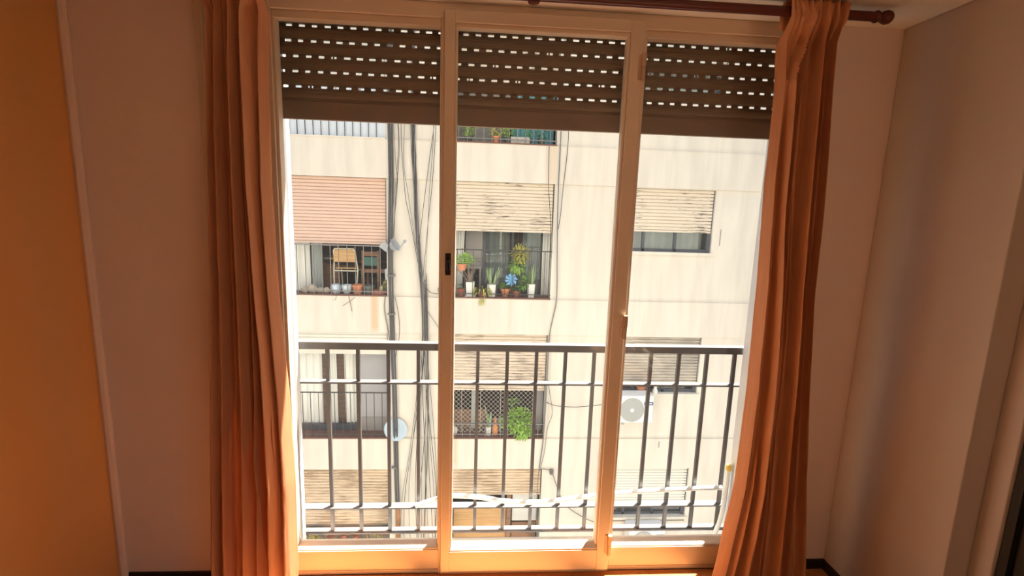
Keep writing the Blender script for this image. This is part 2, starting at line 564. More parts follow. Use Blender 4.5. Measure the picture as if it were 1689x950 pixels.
# right wall: pier, then it steps back 9 cm before a black doorway
rw = MB()
rw.box(XR, XR + 0.25, -0.575, 0.0, 0, ZC)
rw.box(1.872, 2.05, -0.652, -0.575, 0, ZC)
rw.box(1.872, 2.05, -2.4, -1.55, 0, ZC)
rw.box(1.872, 2.05, -4.4, -4.15, 0, ZC)
rw.box(1.872, 2.05, -4.15, -2.4, 0, 0.10)
rw.box(1.872, 2.05, -4.15, -2.4, 2.42, ZC)
rw.box(1.872, 2.05, -1.55, -0.652, 2.08, ZC)
struct('wall_right', rw, 'wall_right', label='beige wall at the right with a sharp stepped corner', bevel=0.004)
d1 = thing('door_1', (1.9, -1.1, 0), 'black door leaf in the right wall at the frame edge', kind='structure')
dl = obj('door_leaf', MB().box(1.905, 1.945, -1.515, -0.685, 0.01, 2.05), 'black_door', d1)
df = MB()
df.box(1.885, 1.96, -0.685, -0.655, 0, 2.08)
df.box(1.885, 1.96, -1.55, -1.515, 0, 2.08)
df.box(1.885, 1.96, -1.515, -0.685, 2.05, 2.08)
obj('door_frame', df, 'black_door', d1)
obj('door_handle', MB().tube([(1.905, -1.43, 1.02), (1.875, -1.43, 1.02), (1.872, -1.33, 1.02)], 0.009), 'brass', d1, smooth=True)

w2 = thing('added_window', (1.95, -3.28, 0.1), 'added cream side window behind the viewer, letting in sun to brighten the walls', kind='structure')  # out of view, added so sun through it lifts the inner walls
wf = MB()
for (a, b, c, d) in ((-4.15, -4.09, 0.1, 2.42), (-2.46, -2.4, 0.1, 2.42), (-4.09, -2.46, 0.1, 0.16), (-4.09, -2.46, 2.36, 2.42), (-3.30, -3.25, 0.16, 2.36)):
    wf.box(1.93, 1.98, a, b, c, d)
obj('window_frame', wf, 'frame', w2)
obj('pane', MB().box(1.953, 1.957, -4.09, -3.30, 0.16, 2.36), 'glass', w2)
obj('pane', MB().box(1.953, 1.957, -3.25, -2.46, 0.16, 2.36), 'glass', w2)

bb = MB()
bb.box(XL, WL - 0.01, -0.012, 0.0, 0.0, 0.036)
struct('baseboard_left', bb, 'skirting', label='low dark skirting left of the window')
struct('baseboard_right', MB().box(WR + 0.01, XR, -0.012, 0.0, 0, 0.048), 'skirting', label='low dark skirting right of the window')
struct('baseboard_side', MB().box(XR - 0.012, XR, -0.575, -0.012, 0, 0.048), 'skirting', label='low dark skirting along the right wall')
struct('trim_1', MB().tube([(XL + 0.012, -0.012, 0.0), (XL + 0.012, -0.012, ZC)], 0.017, 8), 'wall_pink', smooth=True,
       label='narrow vertical strip in the left corner of the room')
struct('trim_2', MB().box(-1.135, -1.105, -0.012, 0.0, 0.04, ZC), 'rope', bevel=0.003, label='narrow cream strip on the wall behind the left curtain')

# own outer wall, seen only as the window reveal; outside it catches the sun and throws light across the street
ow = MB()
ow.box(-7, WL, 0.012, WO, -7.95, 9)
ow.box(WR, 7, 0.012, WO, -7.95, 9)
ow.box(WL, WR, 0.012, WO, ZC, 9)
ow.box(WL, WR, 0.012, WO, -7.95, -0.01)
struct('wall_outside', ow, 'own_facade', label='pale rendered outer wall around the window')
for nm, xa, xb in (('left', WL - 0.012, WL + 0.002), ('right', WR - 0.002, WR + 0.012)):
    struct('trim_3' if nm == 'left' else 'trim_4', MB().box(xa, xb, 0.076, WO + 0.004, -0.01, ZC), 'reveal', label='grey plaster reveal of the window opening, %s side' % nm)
struct('trim_5', MB().box(WL, WR, 0.076, WO + 0.02, -0.03, 0.0), 'reveal', label='plaster sill outside the window')
# ------------------------------------------------------------------ window frame
w1 = thing('window_1', (0.245, 0.03, 0.0), 'tall cream window frame with glass side lights', kind='structure')
fr = MB()
fr.box(WL, -0.85, 0.0, 0.075, 0, ZC)                     # left jamb
fr.box(1.335, WR, 0.0, 0.075, 0, ZC)                     # right jamb
fr.box(-0.85, 1.335, 0.0, 0.075, 2.508, ZC)              # head
obj('window_frame', fr, 'frame', w1, bevel=0.003)
obj('mullion', MB().box(-0.178, -0.166, 0.0, 0.075, 0.0, 2.508).box(-0.166, -0.128, 0.034, 0.075, 0.0, 2.508), 'frame', w1, bevel=0.002)
obj('mullion', MB().box(0.653, 0.662, 0.0, 0.075, 0.0, 2.508).box(0.61, 0.653, 0.034, 0.075, 0.0, 2.508), 'frame', w1, bevel=0.002)
obj('threshold', MB().box(-0.166, 0.653, -0.004, 0.075, 0, 0.02), 'frame', w1, bevel=0.002)
for (a, b) in ((-0.85, -0.178), (0.662, 1.335)):
    obj('kick_panel', MB().box(a, b, 0.0, 0.07, 0.026, 0.128).box(a, b, 0.004, 0.07, 0.0, 0.0205).box(a, b, 0.02, 0.07, 0.0, 0.05), 'frame', w1, bevel=0.002)
    gb = MB()                                            # glazing beads round the pane
    gb.add([(a, 0.002, .128), (b, 0.002, .128), (b, .06, .128), (a, .06, .128), (a, .004, .136), (b, .004, .136), (b, .044, .150), (a, .044, .150), (b, .06, .150), (a, .06, .150)],
           [(0, 1, 5, 4), (4, 5, 6, 7), (7, 6, 8, 9), (9, 8, 2, 3), (3, 2, 1, 0), (0, 4, 7, 9, 3), (1, 2, 8, 6, 5)])
    gb.box(a, b, 0.012, 0.06, 2.478, 2.508)
    gb.box(a, a + 0.012, 0.012, 0.06, 0.150, 2.478)
    gb.box(b - 0.006, b, 0.012, 0.06, 0.150, 2.478)
    obj('glazing_bead', gb, 'frame', w1, bevel=0.003)
    obj('pane', MB().box(a + 0.01, b - 0.004, 0.044, 0.048, 0.149, 2.479), 'glass', w1)

dd = thing('door_2', (0.245, 0.0, 0.022), 'cream glazed door leaf in the middle of the window', kind='structure')
DX0, DX1, DY0, DY1 = -0.164, 0.651, -0.022, 0.032
obj('stile', MB().box(DX0, -0.122, DY0, DY1, 0.024, 2.533), 'frame', dd, bevel=0.003)
obj('stile', MB().box(0.594, DX1, DY0, DY1, 0.024, 2.533), 'frame', dd, bevel=0.003)
obj('top_rail', MB().box(-0.122, 0.594, DY0, DY1, 2.487, 2.533), 'frame', dd, bevel=0.002)
obj('kick_panel', MB().box(-0.122, 0.594, DY0 + 0.001, DY1, 0.026, 0.131), 'frame', dd, bevel=0.002)
gb = MB()
a, b = -0.122, 0.594
gb.add([(a, -.019, .131), (b, -.019, .131), (b, DY1, .131), (a, DY1, .131), (a, -.018, .139), (b, -.018, .139), (b, .008, .155), (a, .008, .155), (b, DY1, .155), (a, DY1, .155)],
       [(0, 1, 5, 4), (4, 5, 6, 7), (7, 6, 8, 9), (9, 8, 2, 3), (3, 2, 1, 0), (0, 4, 7, 9, 3), (1, 2, 8, 6, 5)])
gb.box(-0.122, 0.594, DY0 + 0.01, DY1, 2.470, 2.487)
gb.box(-0.122, -0.112, DY0 + 0.01, DY1, 0.156, 2.470)
gb.box(0.583, 0.594, DY0 + 0.01, DY1, 0.156, 2.470)
obj('glazing_bead', gb, 'frame', dd, bevel=0.003)
obj('pane', MB().box(-0.115, 0.586, 0.008, 0.012, 0.152, 2.474), 'glass', dd)
lk = MB().box(-0.153, -0.130, -0.0285, DY0 + 0.001, 1.468, 1.562)
lk.tube([(-0.141, -0.026, 1.53), (-0.141, -0.045, 1.53), (-0.136, -0.05, 1.49)], 0.007, 8)
obj('lock_handle', lk, 'black_lock', dd, bevel=0.003, label='small black lock handle')
for z in (2.298, 1.198, 0.11):
    hb = MB()
    hb.tube([(0.651, -0.030, z), (0.651, -0.030, z + 0.052)], 0.0095, 10)
    hb.tube([(0.651, -0.030, z + 0.054), (0.651, -0.030, z + 0.106)], 0.011, 10)
    hb.box(0.632, 0.651, -0.0265, DY0 + 0.001, z + 0.004, z + 0.102)
    obj('hinge', hb, 'brass', dd, smooth=True)

# ------------------------------------------------------------------ brown roller shutter
sh = thing('roller_shutter', (0.245, 0.11, 2.1), 'brown roller shutter with rows of light slots, lowered a quarter', 'shutter')
S0, S1 = -0.866, 1.352
PITCH, SLOT = 0.0525, 0.025
ZS = [2.193, 2.243, 2.304, 2.364, 2.425, 2.485, 2.546, 2.607]
def slat_body(z0, z1):
    mb = MB()
    prof = [(0.112, 0.0), (0.103, 0.06), (0.0985, 0.2), (0.0975, 0.42), (0.0985, 0.56), (0.096, 0.60), (0.1035, 0.645),
            (0.0985, 0.82), (0.103, 0.94), (0.112, 1.0)]
    h = z1 - z0
    vs = []
    for (y, t) in prof:
        vs += [(S0, y, z0 + t * h), (S1, y, z0 + t * h)]
    nb = len(vs)
    vs += [(S0, 0.116, z0), (S1, 0.116, z0), (S0, 0.116, z1), (S1, 0.116, z1)]
    fs = [(2 * i, 2 * i + 1, 2 * i + 3, 2 * i + 2) for i in range(len(prof) - 1)]
    fs += [(nb + 1, nb, nb + 2, nb + 3), (0, nb, nb + 1, 1), (nb - 2, nb - 1, nb + 3, nb + 2)]
    mb.add(vs, fs)
    return mb
sr = random.Random(3)
for i in range(1, 7):
    z0, z1 = ZS[i - 1] + (0.0045 if i > 1 else 0), ZS[i] - 0.0045
    mb = slat_body(z0, z1)
    if i < 7:                                            # the slotted web that joins it to the slat above
        off = sr.uniform(0, PITCH)
        x = S0
        k = 0
        while x < S1:
            a = S0 + off + k * PITCH
            e = min(a, S1)
            if e > x:
                mb.box(x, e, 0.1105, 0.1135, z1 - 0.001, ZS[i] + 0.0052)
            x = a + SLOT * sr.uniform(0.82, 1.08)
            if sr.random() < 0.07:                       # a slot half closed by dirt
                mb.box(a + 0.006, a + 0.012, 0.1085, 0.1125, z1 - 0.001, ZS[i] + 0.0052)
            k += 1
    obj('slat', mb, 'slat', sh)
obj('slat', slat_body(ZS[6] + 0.0045, ZS[7]), 'slat', sh)
obj('bottom_bar', MB().box(S0, S1, 0.100, 0.118, 2.108, 2.184).box(S0, S1, 0.106, 0.113, 2.18, 2.2), 'slat_bar', sh, bevel=0.003)
obj('guide_rail', MB().box(WL, S0 - 0.004, 0.085, 0.165, 0.02, ZC), 'bar_grey', sh)
obj('guide_rail', MB().box(S1 + 0.004, WR, 0.092, 0.126, 0.02, ZC), 'bar_grey', sh)

# ------------------------------------------------------------------ balcony railing outside the window
rl = thing('balcony_railing', (0.245, 0.27, 0.0), 'dark iron railing with flat bars just outside the window', 'railing')
obj('handrail', MB().box(-1.05, 1.55, 0.246, 0.294, 1.045, 1.083), 'rail', rl, bevel=0.003)
for z in (0.868, 0.178, 0.034):
    obj('flat_bar', MB().box(-1.05, 1.55, 0.246, 0.296, z, z + 0.007), 'rail', rl)
b0 = obj('baluster', MB().box(-0.0085, 0.0085, 0.2615, 0.2785, 0.034, 1.046), 'rail', rl, loc=(0, 0.27, 0.0))
b0.location = Vector((-0.9045, 0, 0)) + Vector((-0.245, 0, 0))
copies(b0, [(0.1499 * k, 0, 0) for k in range(1, 16)])
# brackets that fix it to the wall
for x in (-0.98, 1.48):
    obj('wall_bracket', MB().box(x - 0.02, x + 0.02, WO - 0.002, 0.262, 0.80, 0.90), 'rail', rl)
hz = [(-0.315, 0.205), (-0.26, 0.226), (-0.207, 0.243), (-0.15, 0.257), (-0.112, 0.262), (-0.03, 0.258), (0.048, 0.248), (0.13, 0.232), (0.21, 0.222),
      (0.34, 0.221), (0.44, 0.231), (0.535, 0.244), (0.715, 0.269), (0.897, 0.281), (1.064, 0.290), (1.22, 0.297), (1.33, 0.30)]
obj('hose', MB().tube([(x, 0.233, z) for x, z in hz], 0.0125, 10), 'hose', smooth=True,
    label='white plastic hose strung along the lower bars of the railing', cat='hose', loc=(0.3, 0.233, 0.2))
ch = thing('cable_end', (1.34, 0.2, 0.0), 'white cable rising beside the right end of the railing', 'cable')
obj('cable', MB().tube([(1.30, 0.215, 0.0), (1.328, 0.212, 0.1), (1.341, 0.21, 0.2), (1.343, 0.21, 0.3), (1.345, 0.21, 0.42)], 0.012, 8), 'hose', ch, smooth=True)
obj('tape', MB().tube([(1.345, 0.21, 0.415), (1.348, 0.21, 0.445)], 0.014, 8), 'yellow', ch, smooth=True, label='yellow tape at the cable end')

# ------------------------------------------------------------------ curtain rod and curtains
rdz, rdy = 2.527, -0.20
rd = thing('curtain_rod', (0.25, rdy, rdz), 'dark red wooden curtain rod under the ceiling', 'curtain rod')
obj('pole', MB().tube([(-1.10, rdy, rdz), (1.50, rdy, rdz)], 0.0175, 14), 'rod', rd, smooth=True)
def finial(x, s):
    p = [(0.0, 0), (0.0185, 0.0), (0.022, 0.006), (0.022, 0.012), (0.0165, 0.018), (0.0155, 0.026), (0.021, 0.034), (0.0255, 0.048), (0.0235, 0.062), (0.014, 0.072), (0.0, 0.075)]
    return MB().lathe([(r, s * h) for r, h in p], (x, rdy, rdz), 16, 'x')
obj('finial', finial(1.478, 1), 'rod', rd, smooth=True)
obj('finial', finial(-1.085, -1), 'rod', rd, smooth=True)
br = MB()
br.lathe([(0.0, 0), (0.020, 0.002), (0.026, 0.012), (0.022, 0.03), (0.016, 0.034)], (0.172, rdy, rdz - 0.026), 14, 'z')
br.box(0.163, 0.181, rdy - 0.004, rdy + 0.004, rdz, ZC)
obj('bracket', br, 'rod', rd, smooth=True)

def lerp_table(tab, z):
    if z >= tab[0][0]:
        return tab[0][1:]
    for a, b in zip(tab, tab[1:]):
        if z >= b[0]:
            t = (z - b[0]) / (a[0] - b[0])
            return tuple(b[i] + (a[i] - b[i]) * t for i in range(1, len(a)))
    return tab[-1][1:]

def curtain(name, tab, ridges, label, ztop, zbot, ybase, seed, swing=0.0):
    """ridges: list of (z-table of u positions, strength, width); height field y(u,z) of folds, finely gridded"""
    r2 = random.Random(seed)
    NU, NV = 220, 190
    vs, fs = [], []
    ph = [r2.uniform(0, 6.28) for _ in range(8)]
    for j in range(NV + 1):
        z = ztop + (zbot - ztop) * j / NV
        xa, xb = lerp_table(tab, z)
        tz = (ztop - z) / (ztop - zbot)
        for i in range(NU + 1):
            u = i / NU
            f = 0.0
            for (path, amp, wid) in ridges:
                uc, aa = lerp_table(path, z)
                dlt = (u - uc) / wid
                f += amp * aa * math.exp(-dlt * dlt) * (1.0 - 0.25 * math.sin(3 * dlt))
            f += 0.0025 * math.sin(2 * math.pi * (11 * u) + ph[0] + 3.0 * tz + 1.2 * math.sin(4 * tz + ph[1]))
            f += 0.0012 * math.sin(2 * math.pi * (21 * u) + ph[2] + 5 * math.sin(2.2 * tz + ph[3]))
            f += 0.004 * math.sin(9 * tz + 6 * u + ph[4])
            f += 0.0085 * noise.noise(Vector((u * 9 + seed, z * 1.3, 0.0))) * (0.4 + 0.6 * tz)
            f += 0.0045 * noise.noise(Vector((u * 26 + 3 * tz, z * 4.2, seed))) * (0.35 + 0.65 * tz)
            f += 0.0016 * noise.noise(Vector((u * 60, z * 14.0, seed + 5.0))) * tz
            sm = 0.0012 * math.sin(60 * tz + 14 * u + ph[5]) * tz
            x = xa + (xb - xa) * (u + 0.010 * math.sin(2 * math.pi * 7 * u + 2 * tz + ph[6]))
            hem = 0.006 * math.sin(11 * u + ph[7]) if j == NV else 0
            y = ybase - f - sm
            if u < 0.05:
                y += (0.05 - u) * 0.9
            if u > 0.95:
                y += (u - 0.95) * 0.9
            k = min(1.0, max(0.0, (z - (rdz - 0.10)) / 0.07))   # gathered over the rod
            if k > 0:
                pl = 0.010 * abs(math.sin(2 * math.pi * 4.5 * u + ph[3])) + 0.005 * math.sin(2 * math.pi * 11 * u + 9 * (z - rdz) * 4)
                yr = rdy - 0.021 - max(0.0, 0.42 * f + pl)
                y = y * (1 - k) + min(y, yr) * k
            vs.append((x, y, z + hem))
    W = NU + 1
    for j in range(NV):
        for i in range(NU):
            fs.append((j * W + i, (j + 1) * W + i, (j + 1) * W + i + 1, j * W + i + 1))
    t = thing(name, ((tab[-1][1] + tab[-1][2]) / 2, ybase, 0.0), label, 'curtain')
    o = obj('cloth', MB().add(vs, fs), 'curtain', t, smooth=True)
    o.data.polygons.foreach_set('use_smooth', [True] * len(o.data.polygons))
    sd = o.modifiers.new('thick', 'SOLIDIFY')
    sd.thickness = 0.0015
    # heading: the pocket of cloth that passes behind and over the rod
    xa, xb = lerp_table(tab, ztop)
    hd = MB()
    n = 60
    hv, hf = [], []
    ring = [(-0.024, 0.03), (-0.021, 0.0315), (-0.008, 0.033), (0.012, 0.031), (0.024, 0.018), (0.026, -0.005), (0.024, -0.03), (0.023, -0.06)]
    for i in range(n + 1):
        u = i / n
        wv = 0.004 * math.sin(40 * u + ph[0])
        for (dy, dz) in ring:
            hv.append((xa + (xb - xa) * u, rdy + dy + (wv if dy > 0 else -abs(wv)), rdz + dz - abs(wv) * .5))
    K = len(ring)
    for i in range(n):
        for k in range(K - 1):
            hf.append((i * K + k, i * K + k + 1, (i + 1) * K + k + 1, (i + 1) * K + k))
    obj('rod_pocket', MB().add(hv, hf), 'curtain', t, smooth=True)
    return t

LT = [(2.558, -1.005, -0.788), (2.25, -1.015, -0.812), (1.83, -1.030, -0.822), (1.42, -1.045, -0.814), (0.98, -1.083, -0.792), (0.58, -1.115, -0.783), (0.15, -1.142, -0.788), (0.012, -1.15, -0.793)]
RT = [(2.558, 1.122, 1.352), (2.46, 1.140, 1.356), (2.25, 1.158, 1.362), (1.90, 1.160, 1.389), (1.46, 1.186, 1.410), (1.0, 1.194, 1.462), (0.56, 1.184, 1.511), (0.14, 1.140, 1.568), (0.012, 1.122, 1.584)]
def R_(amp, wid, *pts):
    return ([(z, u, a) for (z, u, a) in pts], amp, wid)
left_r = [
    R_(0.050, 0.050, (2.56, 0.10, .5), (1.6, 0.09, .9), (0, 0.10, 1)),
    R_(0.055, 0.042, (2.56, 0.26, .6), (2.1, 0.27, 1), (1.2, 0.24, 1), (0, 0.25, 1)),
    R_(0.030, 0.030, (2.56, 0.36, .8), (2.1, 0.40, .5), (1.2, 0.37, .8), (0, 0.38, 1)),
    R_(0.065, 0.055, (2.56, 0.50, .6), (2.2, 0.56, 1), (1.2, 0.53, 1), (0, 0.50, 1)),
    R_(0.050, 0.035, (2.56, 0.64, .6), (2.2, 0.70, .9), (1.4, 0.70, 1), (0, 0.63, 1)),
    R_(0.070, 0.048, (2.56, 0.82, .6), (2.42, 0.74, .9), (2.1, 0.79, 1), (1.2, 0.83, 1), (0, 0.79, 1)),
    R_(0.034, 0.030, (2.56, 0.96, .8), (1.2, 0.95, .9), (0, 0.93, 1)),
    R_(0.016, 0.018, (2.3, 0.17, 0), (1.9, 0.18, 1), (0.9, 0.17, .7), (0.2, 0.20, 1)),
    R_(0.018, 0.018, (1.5, 0.60, 0), (1.1, 0.62, 1), (0.5, 0.68, 1), (0, 0.71, .9)),
    R_(0.014, 0.014, (1.0, 0.86, 0), (0.8, 0.87, 1), (0.4, 0.89, .8), (0, 0.87, 1)),
    R_(0.014, 0.016, (1.2, 0.44, 0), (0.8, 0.43, 1), (0, 0.41, 1)),
]
right_r = [
    R_(0.026, 0.035, (2.56, 0.05, .8), (1.2, 0.06, .9), (0, 0.05, 1)),
    R_(0.060, 0.040, (2.56, 0.46, .7), (2.42, 0.34, 1), (2.28, 0.14, .9), (1.9, 0.20, 1), (1.2, 0.25, 1), (0, 0.24, 1)),
    R_(0.040, 0.030, (2.56, 0.50, .5), (2.2, 0.34, .9), (1.6, 0.36, 1), (1.0, 0.33, .7), (0.4, 0.38, 1), (0, 0.40, 1)),
    R_(0.075, 0.046, (2.56, 0.62, 1), (2.2, 0.58, 1), (1.6, 0.56, 1), (0.9, 0.54, 1), (0, 0.55, 1)),
    R_(0.050, 0.036, (2.56, 0.78, .9), (2.2, 0.76, 1), (1.5, 0.72, .9), (0, 0.71, 1)),
    R_(0.050, 0.045, (2.56, 0.93, .9), (1.4, 0.89, .9), (0, 0.88, 1)),
    R_(0.030, 0.030, (0.95, 0.14, 0), (0.7, 0.14, 1), (0.3, 0.12, 1), (0, 0.11, 1)),
    R_(0.016, 0.014, (1.3, 0.31, 0), (1.0, 0.30, 1), (0.5, 0.29, .8), (0, 0.31, 1)),
    R_(0.018, 0.016, (1.9, 0.47, 0), (1.5, 0.47, 1), (0.8, 0.45, .6), (0.3, 0.47, 1)),
    R_(0.016, 0.016, (1.6, 0.64, 0), (1.2, 0.64, 1), (0.6, 0.63, .7), (0, 0.64, 1)),
    R_(0.014, 0.014, (2.3, 0.84, 0), (2.0, 0.83, 1), (1.0, 0.80, .6), (0, 0.79, .8)),
]
curtain('curtain', LT, left_r, 'orange-brown cloth curtain hanging at the left of the window', 2.558, 0.012, -0.165, 11)
curtain('curtain', RT, right_r, 'orange-brown cloth curtain flaring to the floor right of the window', 2.558, 0.012, -0.165, 12)

# ================================================================== ACROSS THE STREET
FY = 6.6
FLOORS = [(-8.08, -5.98), (-5.35, -3.245), (-2.615, -0.55), (0.122, 2.21), (2.862, 4.94)]   # ledge top, soffit of the band above
BX0, BX1, BTOP, BBOT = -7.5, 8.5, 6.2, -8.08
struct('ground', MB().box(-14, 14, WO, 12, -8.3, -8.08), 'asphalt', label='street surface far below the window')
B = thing('apartment_building', (0.5, FY, BBOT), 'cream apartment block with balconies across the street', 'building')

LB = (-3.75, -1.68)        # left balcony bay
CB = (-0.50, 1.285)        # middle balcony bay
RWN = (2.56, 4.25)         # right-hand windows
xs = [BX0, LB[0], LB[1], CB[0], CB[1], RWN[0], RWN[1], BX1]
openings = []
for k, (z0, z1) in enumerate(FLOORS):
    openings.append((LB[0], LB[1], z0, z1))
    openings.append((CB[0], CB[1], z0, z1))
    openings.append((RWN[0], RWN[1], z0 + 0.93, z1 - 0.015))
zs = sorted(set([BBOT, BTOP] + [round(o[2], 4) for o in openings] + [round(o[3], 4) for o in openings]))
wl = MB()
TH = 0.22
def is_open(xa, xb, za, zb):
    xm, zm = (xa + xb) / 2, (za + zb) / 2
    return any(o[0] < xm < o[1] and o[2] < zm < o[3] for o in openings)
for xa, xb in zip(xs, xs[1:]):
    run = None
    for za, zb in zip(zs, zs[1:]):
        if zb - za < 1e-5:
            continue
        if is_open(xa, xb, za, zb):
            if run: wl.box(xa, xb, FY, FY + TH, *run)
            run = None
        else:
            run = (run[0], zb) if run else (za, zb)
    if run: wl.box(xa, xb, FY, FY + TH, *run)
wl.box(BX0, BX1, FY + 3.0, FY + 3.1, BBOT, BTOP)         # core wall behind the rooms
wl.box(BX0, BX1, FY, FY + 3.1, BTOP, BTOP + 0.2)
wl.box(BX0, BX0 + 0.2, FY + TH, FY + 3.0, BBOT, BTOP)
wl.box(BX1 - 0.2, BX1, FY + TH, FY + 3.0, BBOT, BTOP)
obj('facade_wall', wl, 'stucco', B)
for k, (z0, z1) in enumerate(FLOORS[1:]):
    zb = FLOORS[k][1]
    # band of masonry at each storey: 3 cm proud of the wall
    obj('storey_band', MB().box(BX0, BX1, FY - 0.03, FY, zb, z0).box(BX0, BX1, FY - 0.036, FY - 0.03, z0 - 0.012, z0), 'stucco', B)

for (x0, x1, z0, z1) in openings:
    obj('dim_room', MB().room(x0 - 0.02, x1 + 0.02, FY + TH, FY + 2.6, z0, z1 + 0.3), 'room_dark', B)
for (z0, z1) in FLOORS[1:]:
    for (x0, x1) in (LB, CB):
        obj('balcony_sill', MB().box(x0, x1, FY - 0.045, FY + 0.32, z0, z0 + 0.022), 'stucco' if (z0 > 2 and x0 < -1) else 'tile_brown', B)

def roll_shutter(x0, x1, z0, z1, m, name='roller_shutter', pitch=0.06, ragged=0.0):
    mb = MB()
    n = max(1, int(round((z1 - z0) / pitch)))
    h = (z1 - z0) / n
    for i in range(n):
        a = z0 + i * h
        xa, xb = x0 + 0.02, x1 - 0.02
        dz = rnd.uniform(-ragged, ragged) if ragged else 0
        vs = []
        for (y, t) in ((0.064, 0.0), (0.044, 0.14), (0.040, 0.5), (0.044, 0.86), (0.064, 1.0)):
            vs += [(xa, FY + y, a + t * h), (xb, FY + y, a + t * h + dz * .3)]
        mb.add(vs, [(2 * q, 2 * q + 1, 2 * q + 3, 2 * q + 2) for q in range(4)])
    mb.box(x0 + 0.02, x1 - 0.02, FY + 0.064, FY + 0.07, z0, z1)
    mb.box(x0 + 0.02, x1 - 0.02, FY + 0.036, FY + 0.07, z0 - 0.035, z0)
    return obj(name, mb, m, B)

def balcony_rail(x0, x1, zf, h, m, pitch=0.145, lower=True):
    o = obj('balcony_rail', MB().box(x0, x1, FY - 0.02, FY + 0.0, zf + h - 0.02, zf + h), m, B)
    mb = MB()
    if lower:
        mb.box(x0, x1, FY - 0.018, FY - 0.002, zf + 0.075, zf + 0.09)
        obj('lower_rail', mb, m, o)
    s = obj('baluster', MB().box(-0.0055, 0.0055, FY - 0.015, FY - 0.004, zf + 0.02, zf + h - 0.02), m, o, loc=(0, FY - 0.01, zf))
    n = int((x1 - x0) / pitch)
    base = wloc(o)
    s.location = Vector((x0 + 0.07, FY - 0.01, zf)) - base
    copies(s, [(pitch * k, 0, 0) for k in range(1, n)])
    return o

def drape(x0, x1, y, z0, z1, m, folds=6, amp=0.025, name='curtain', gather=0.0):
    mb = MB()
    n = folds * 6
    vs, fs = [], []
    for j in range(5):
        t = j / 4
        xc = x0 + (x1 - x0) * .15
        for i in range(n + 1):
            u = i / n
            x = x0 + (x1 - x0) * u
            if gather:
                x = x0 + (x - x0) * (1 - gather * t)
            vs.append((x, y + amp * math.sin(2 * math.pi * folds * u + t) + .2 * amp * math.sin(17 * u), z1 + (z0 - z1) * t))
    for j in range(4):
        for i in range(n):
            a = j * (n + 1) + i
            fs.append((a, a + n + 1, a + n + 2, a + 1))
    return obj(name, mb.add(vs, fs), m, B, smooth=True)

# ---- left bay
F4, F3, F2, F1 = FLOORS[4], FLOORS[3], FLOORS[2], FLOORS[1]
balcony_rail(LB[0], LB[1], F4[0], 0.95, 'bar', 0.132, False)
obj('balcony_screen', MB().box(LB[0], LB[1], FY + 0.03, FY + 0.045, F4[0] + 0.022, F4[0] + 0.95), 'panel_blue', B)
roll_shutter(LB[0], LB[1], 3.9, F4[1], 'white_shutter')

roll_shutter(LB[0], LB[1], 1.085, F3[1], 'pink_shutter')
balcony_rail(LB[0], LB[1], F3[0], 0.915, 'bar_grey', 0.145)
drape(-3.72, -3.13, 6.92, 0.13, 2.1, 'drape', 5, 0.03)
drape(-3.12, -2.92, 6.95, 0.13, 2.1, 'drape_grey', 4, 0.025)
obj('window_leaf', MB().box(-3.12, -2.92, 6.99, 7.02, 0.15, 2.1), 'alu', B)

roll_shutter(LB[0], LB[1], -0.80, F2[1], 'white_shutter')
obj('shutter_box_panel', MB().box(LB[0], LB[1], FY + 0.1, FY + 0.14, -1.0, -0.80), 'stucco', B)
balcony_rail(LB[0], LB[1], F2[0], 0.915, 'bar', 0.145)
drape(-3.72, -2.97, 6.97, -2.50, -0.9, 'drape', 6, 0.03)
drape(-2.86, -2.72, 6.97, -2.50, -0.9, 'drape', 3, 0.025)
drape(-2.58, -2.33, 6.97, -2.48, -0.9, 'drape', 4, 0.025)
obj('window_frame', MB().box(-2.97, -2.87, 6.90, 6.96, F2[0], -0.9).box(-2.72, -2.57, 6.99, 7.03, F2[0], -0.9).box(-2.34, -2.29, 6.88, 6.94, F2[0], -0.9), 'wood_dark', B)
obj('window_base', MB().box(-3.75, -2.29, 6.87, 6.94, F2[0], -2.47), 'alu', B)
obj('roller_blind', MB().box(-2.28, -1.70, 6.88, 6.90, -2.32, -0.9), 'blind_grey', B)
obj('low_panel', MB().box(-2.28, -1.70, 6.86, 6.90, F2[0], -2.32), 'room_mid', B)

roll_shutter(LB[0], LB[1], -4.40, F1[1], 'brown_shutter', ragged=0.02)
balcony_rail(LB[0], LB[1], F1[0], 0.90, 'bar', 0.145)
obj('room_panel', MB().box(LB[0], LB[1], 7.0, 7.04, F1[0], -4.3), 'room_mid', B)

# ---- middle bay
balcony_rail(CB[0], CB[1], F4[0], 0.9, 'bar_grey', 0.145)
for i in range(9):
    a = 0.50 + i * 0.087
    obj('teal_shutter_board', MB().box(a, a + 0.08, 7.0, 7.025, F4[0] + 0.02, F4[1]), 'teal', B)
obj('glazed_door', MB().box(-0.48, 0.48, 7.05, 7.08, F4[0], F4[1]), 'room_mid', B)
roll_shutter(CB[0], CB[1], 3.9, F4[1], 'cream_shutter')

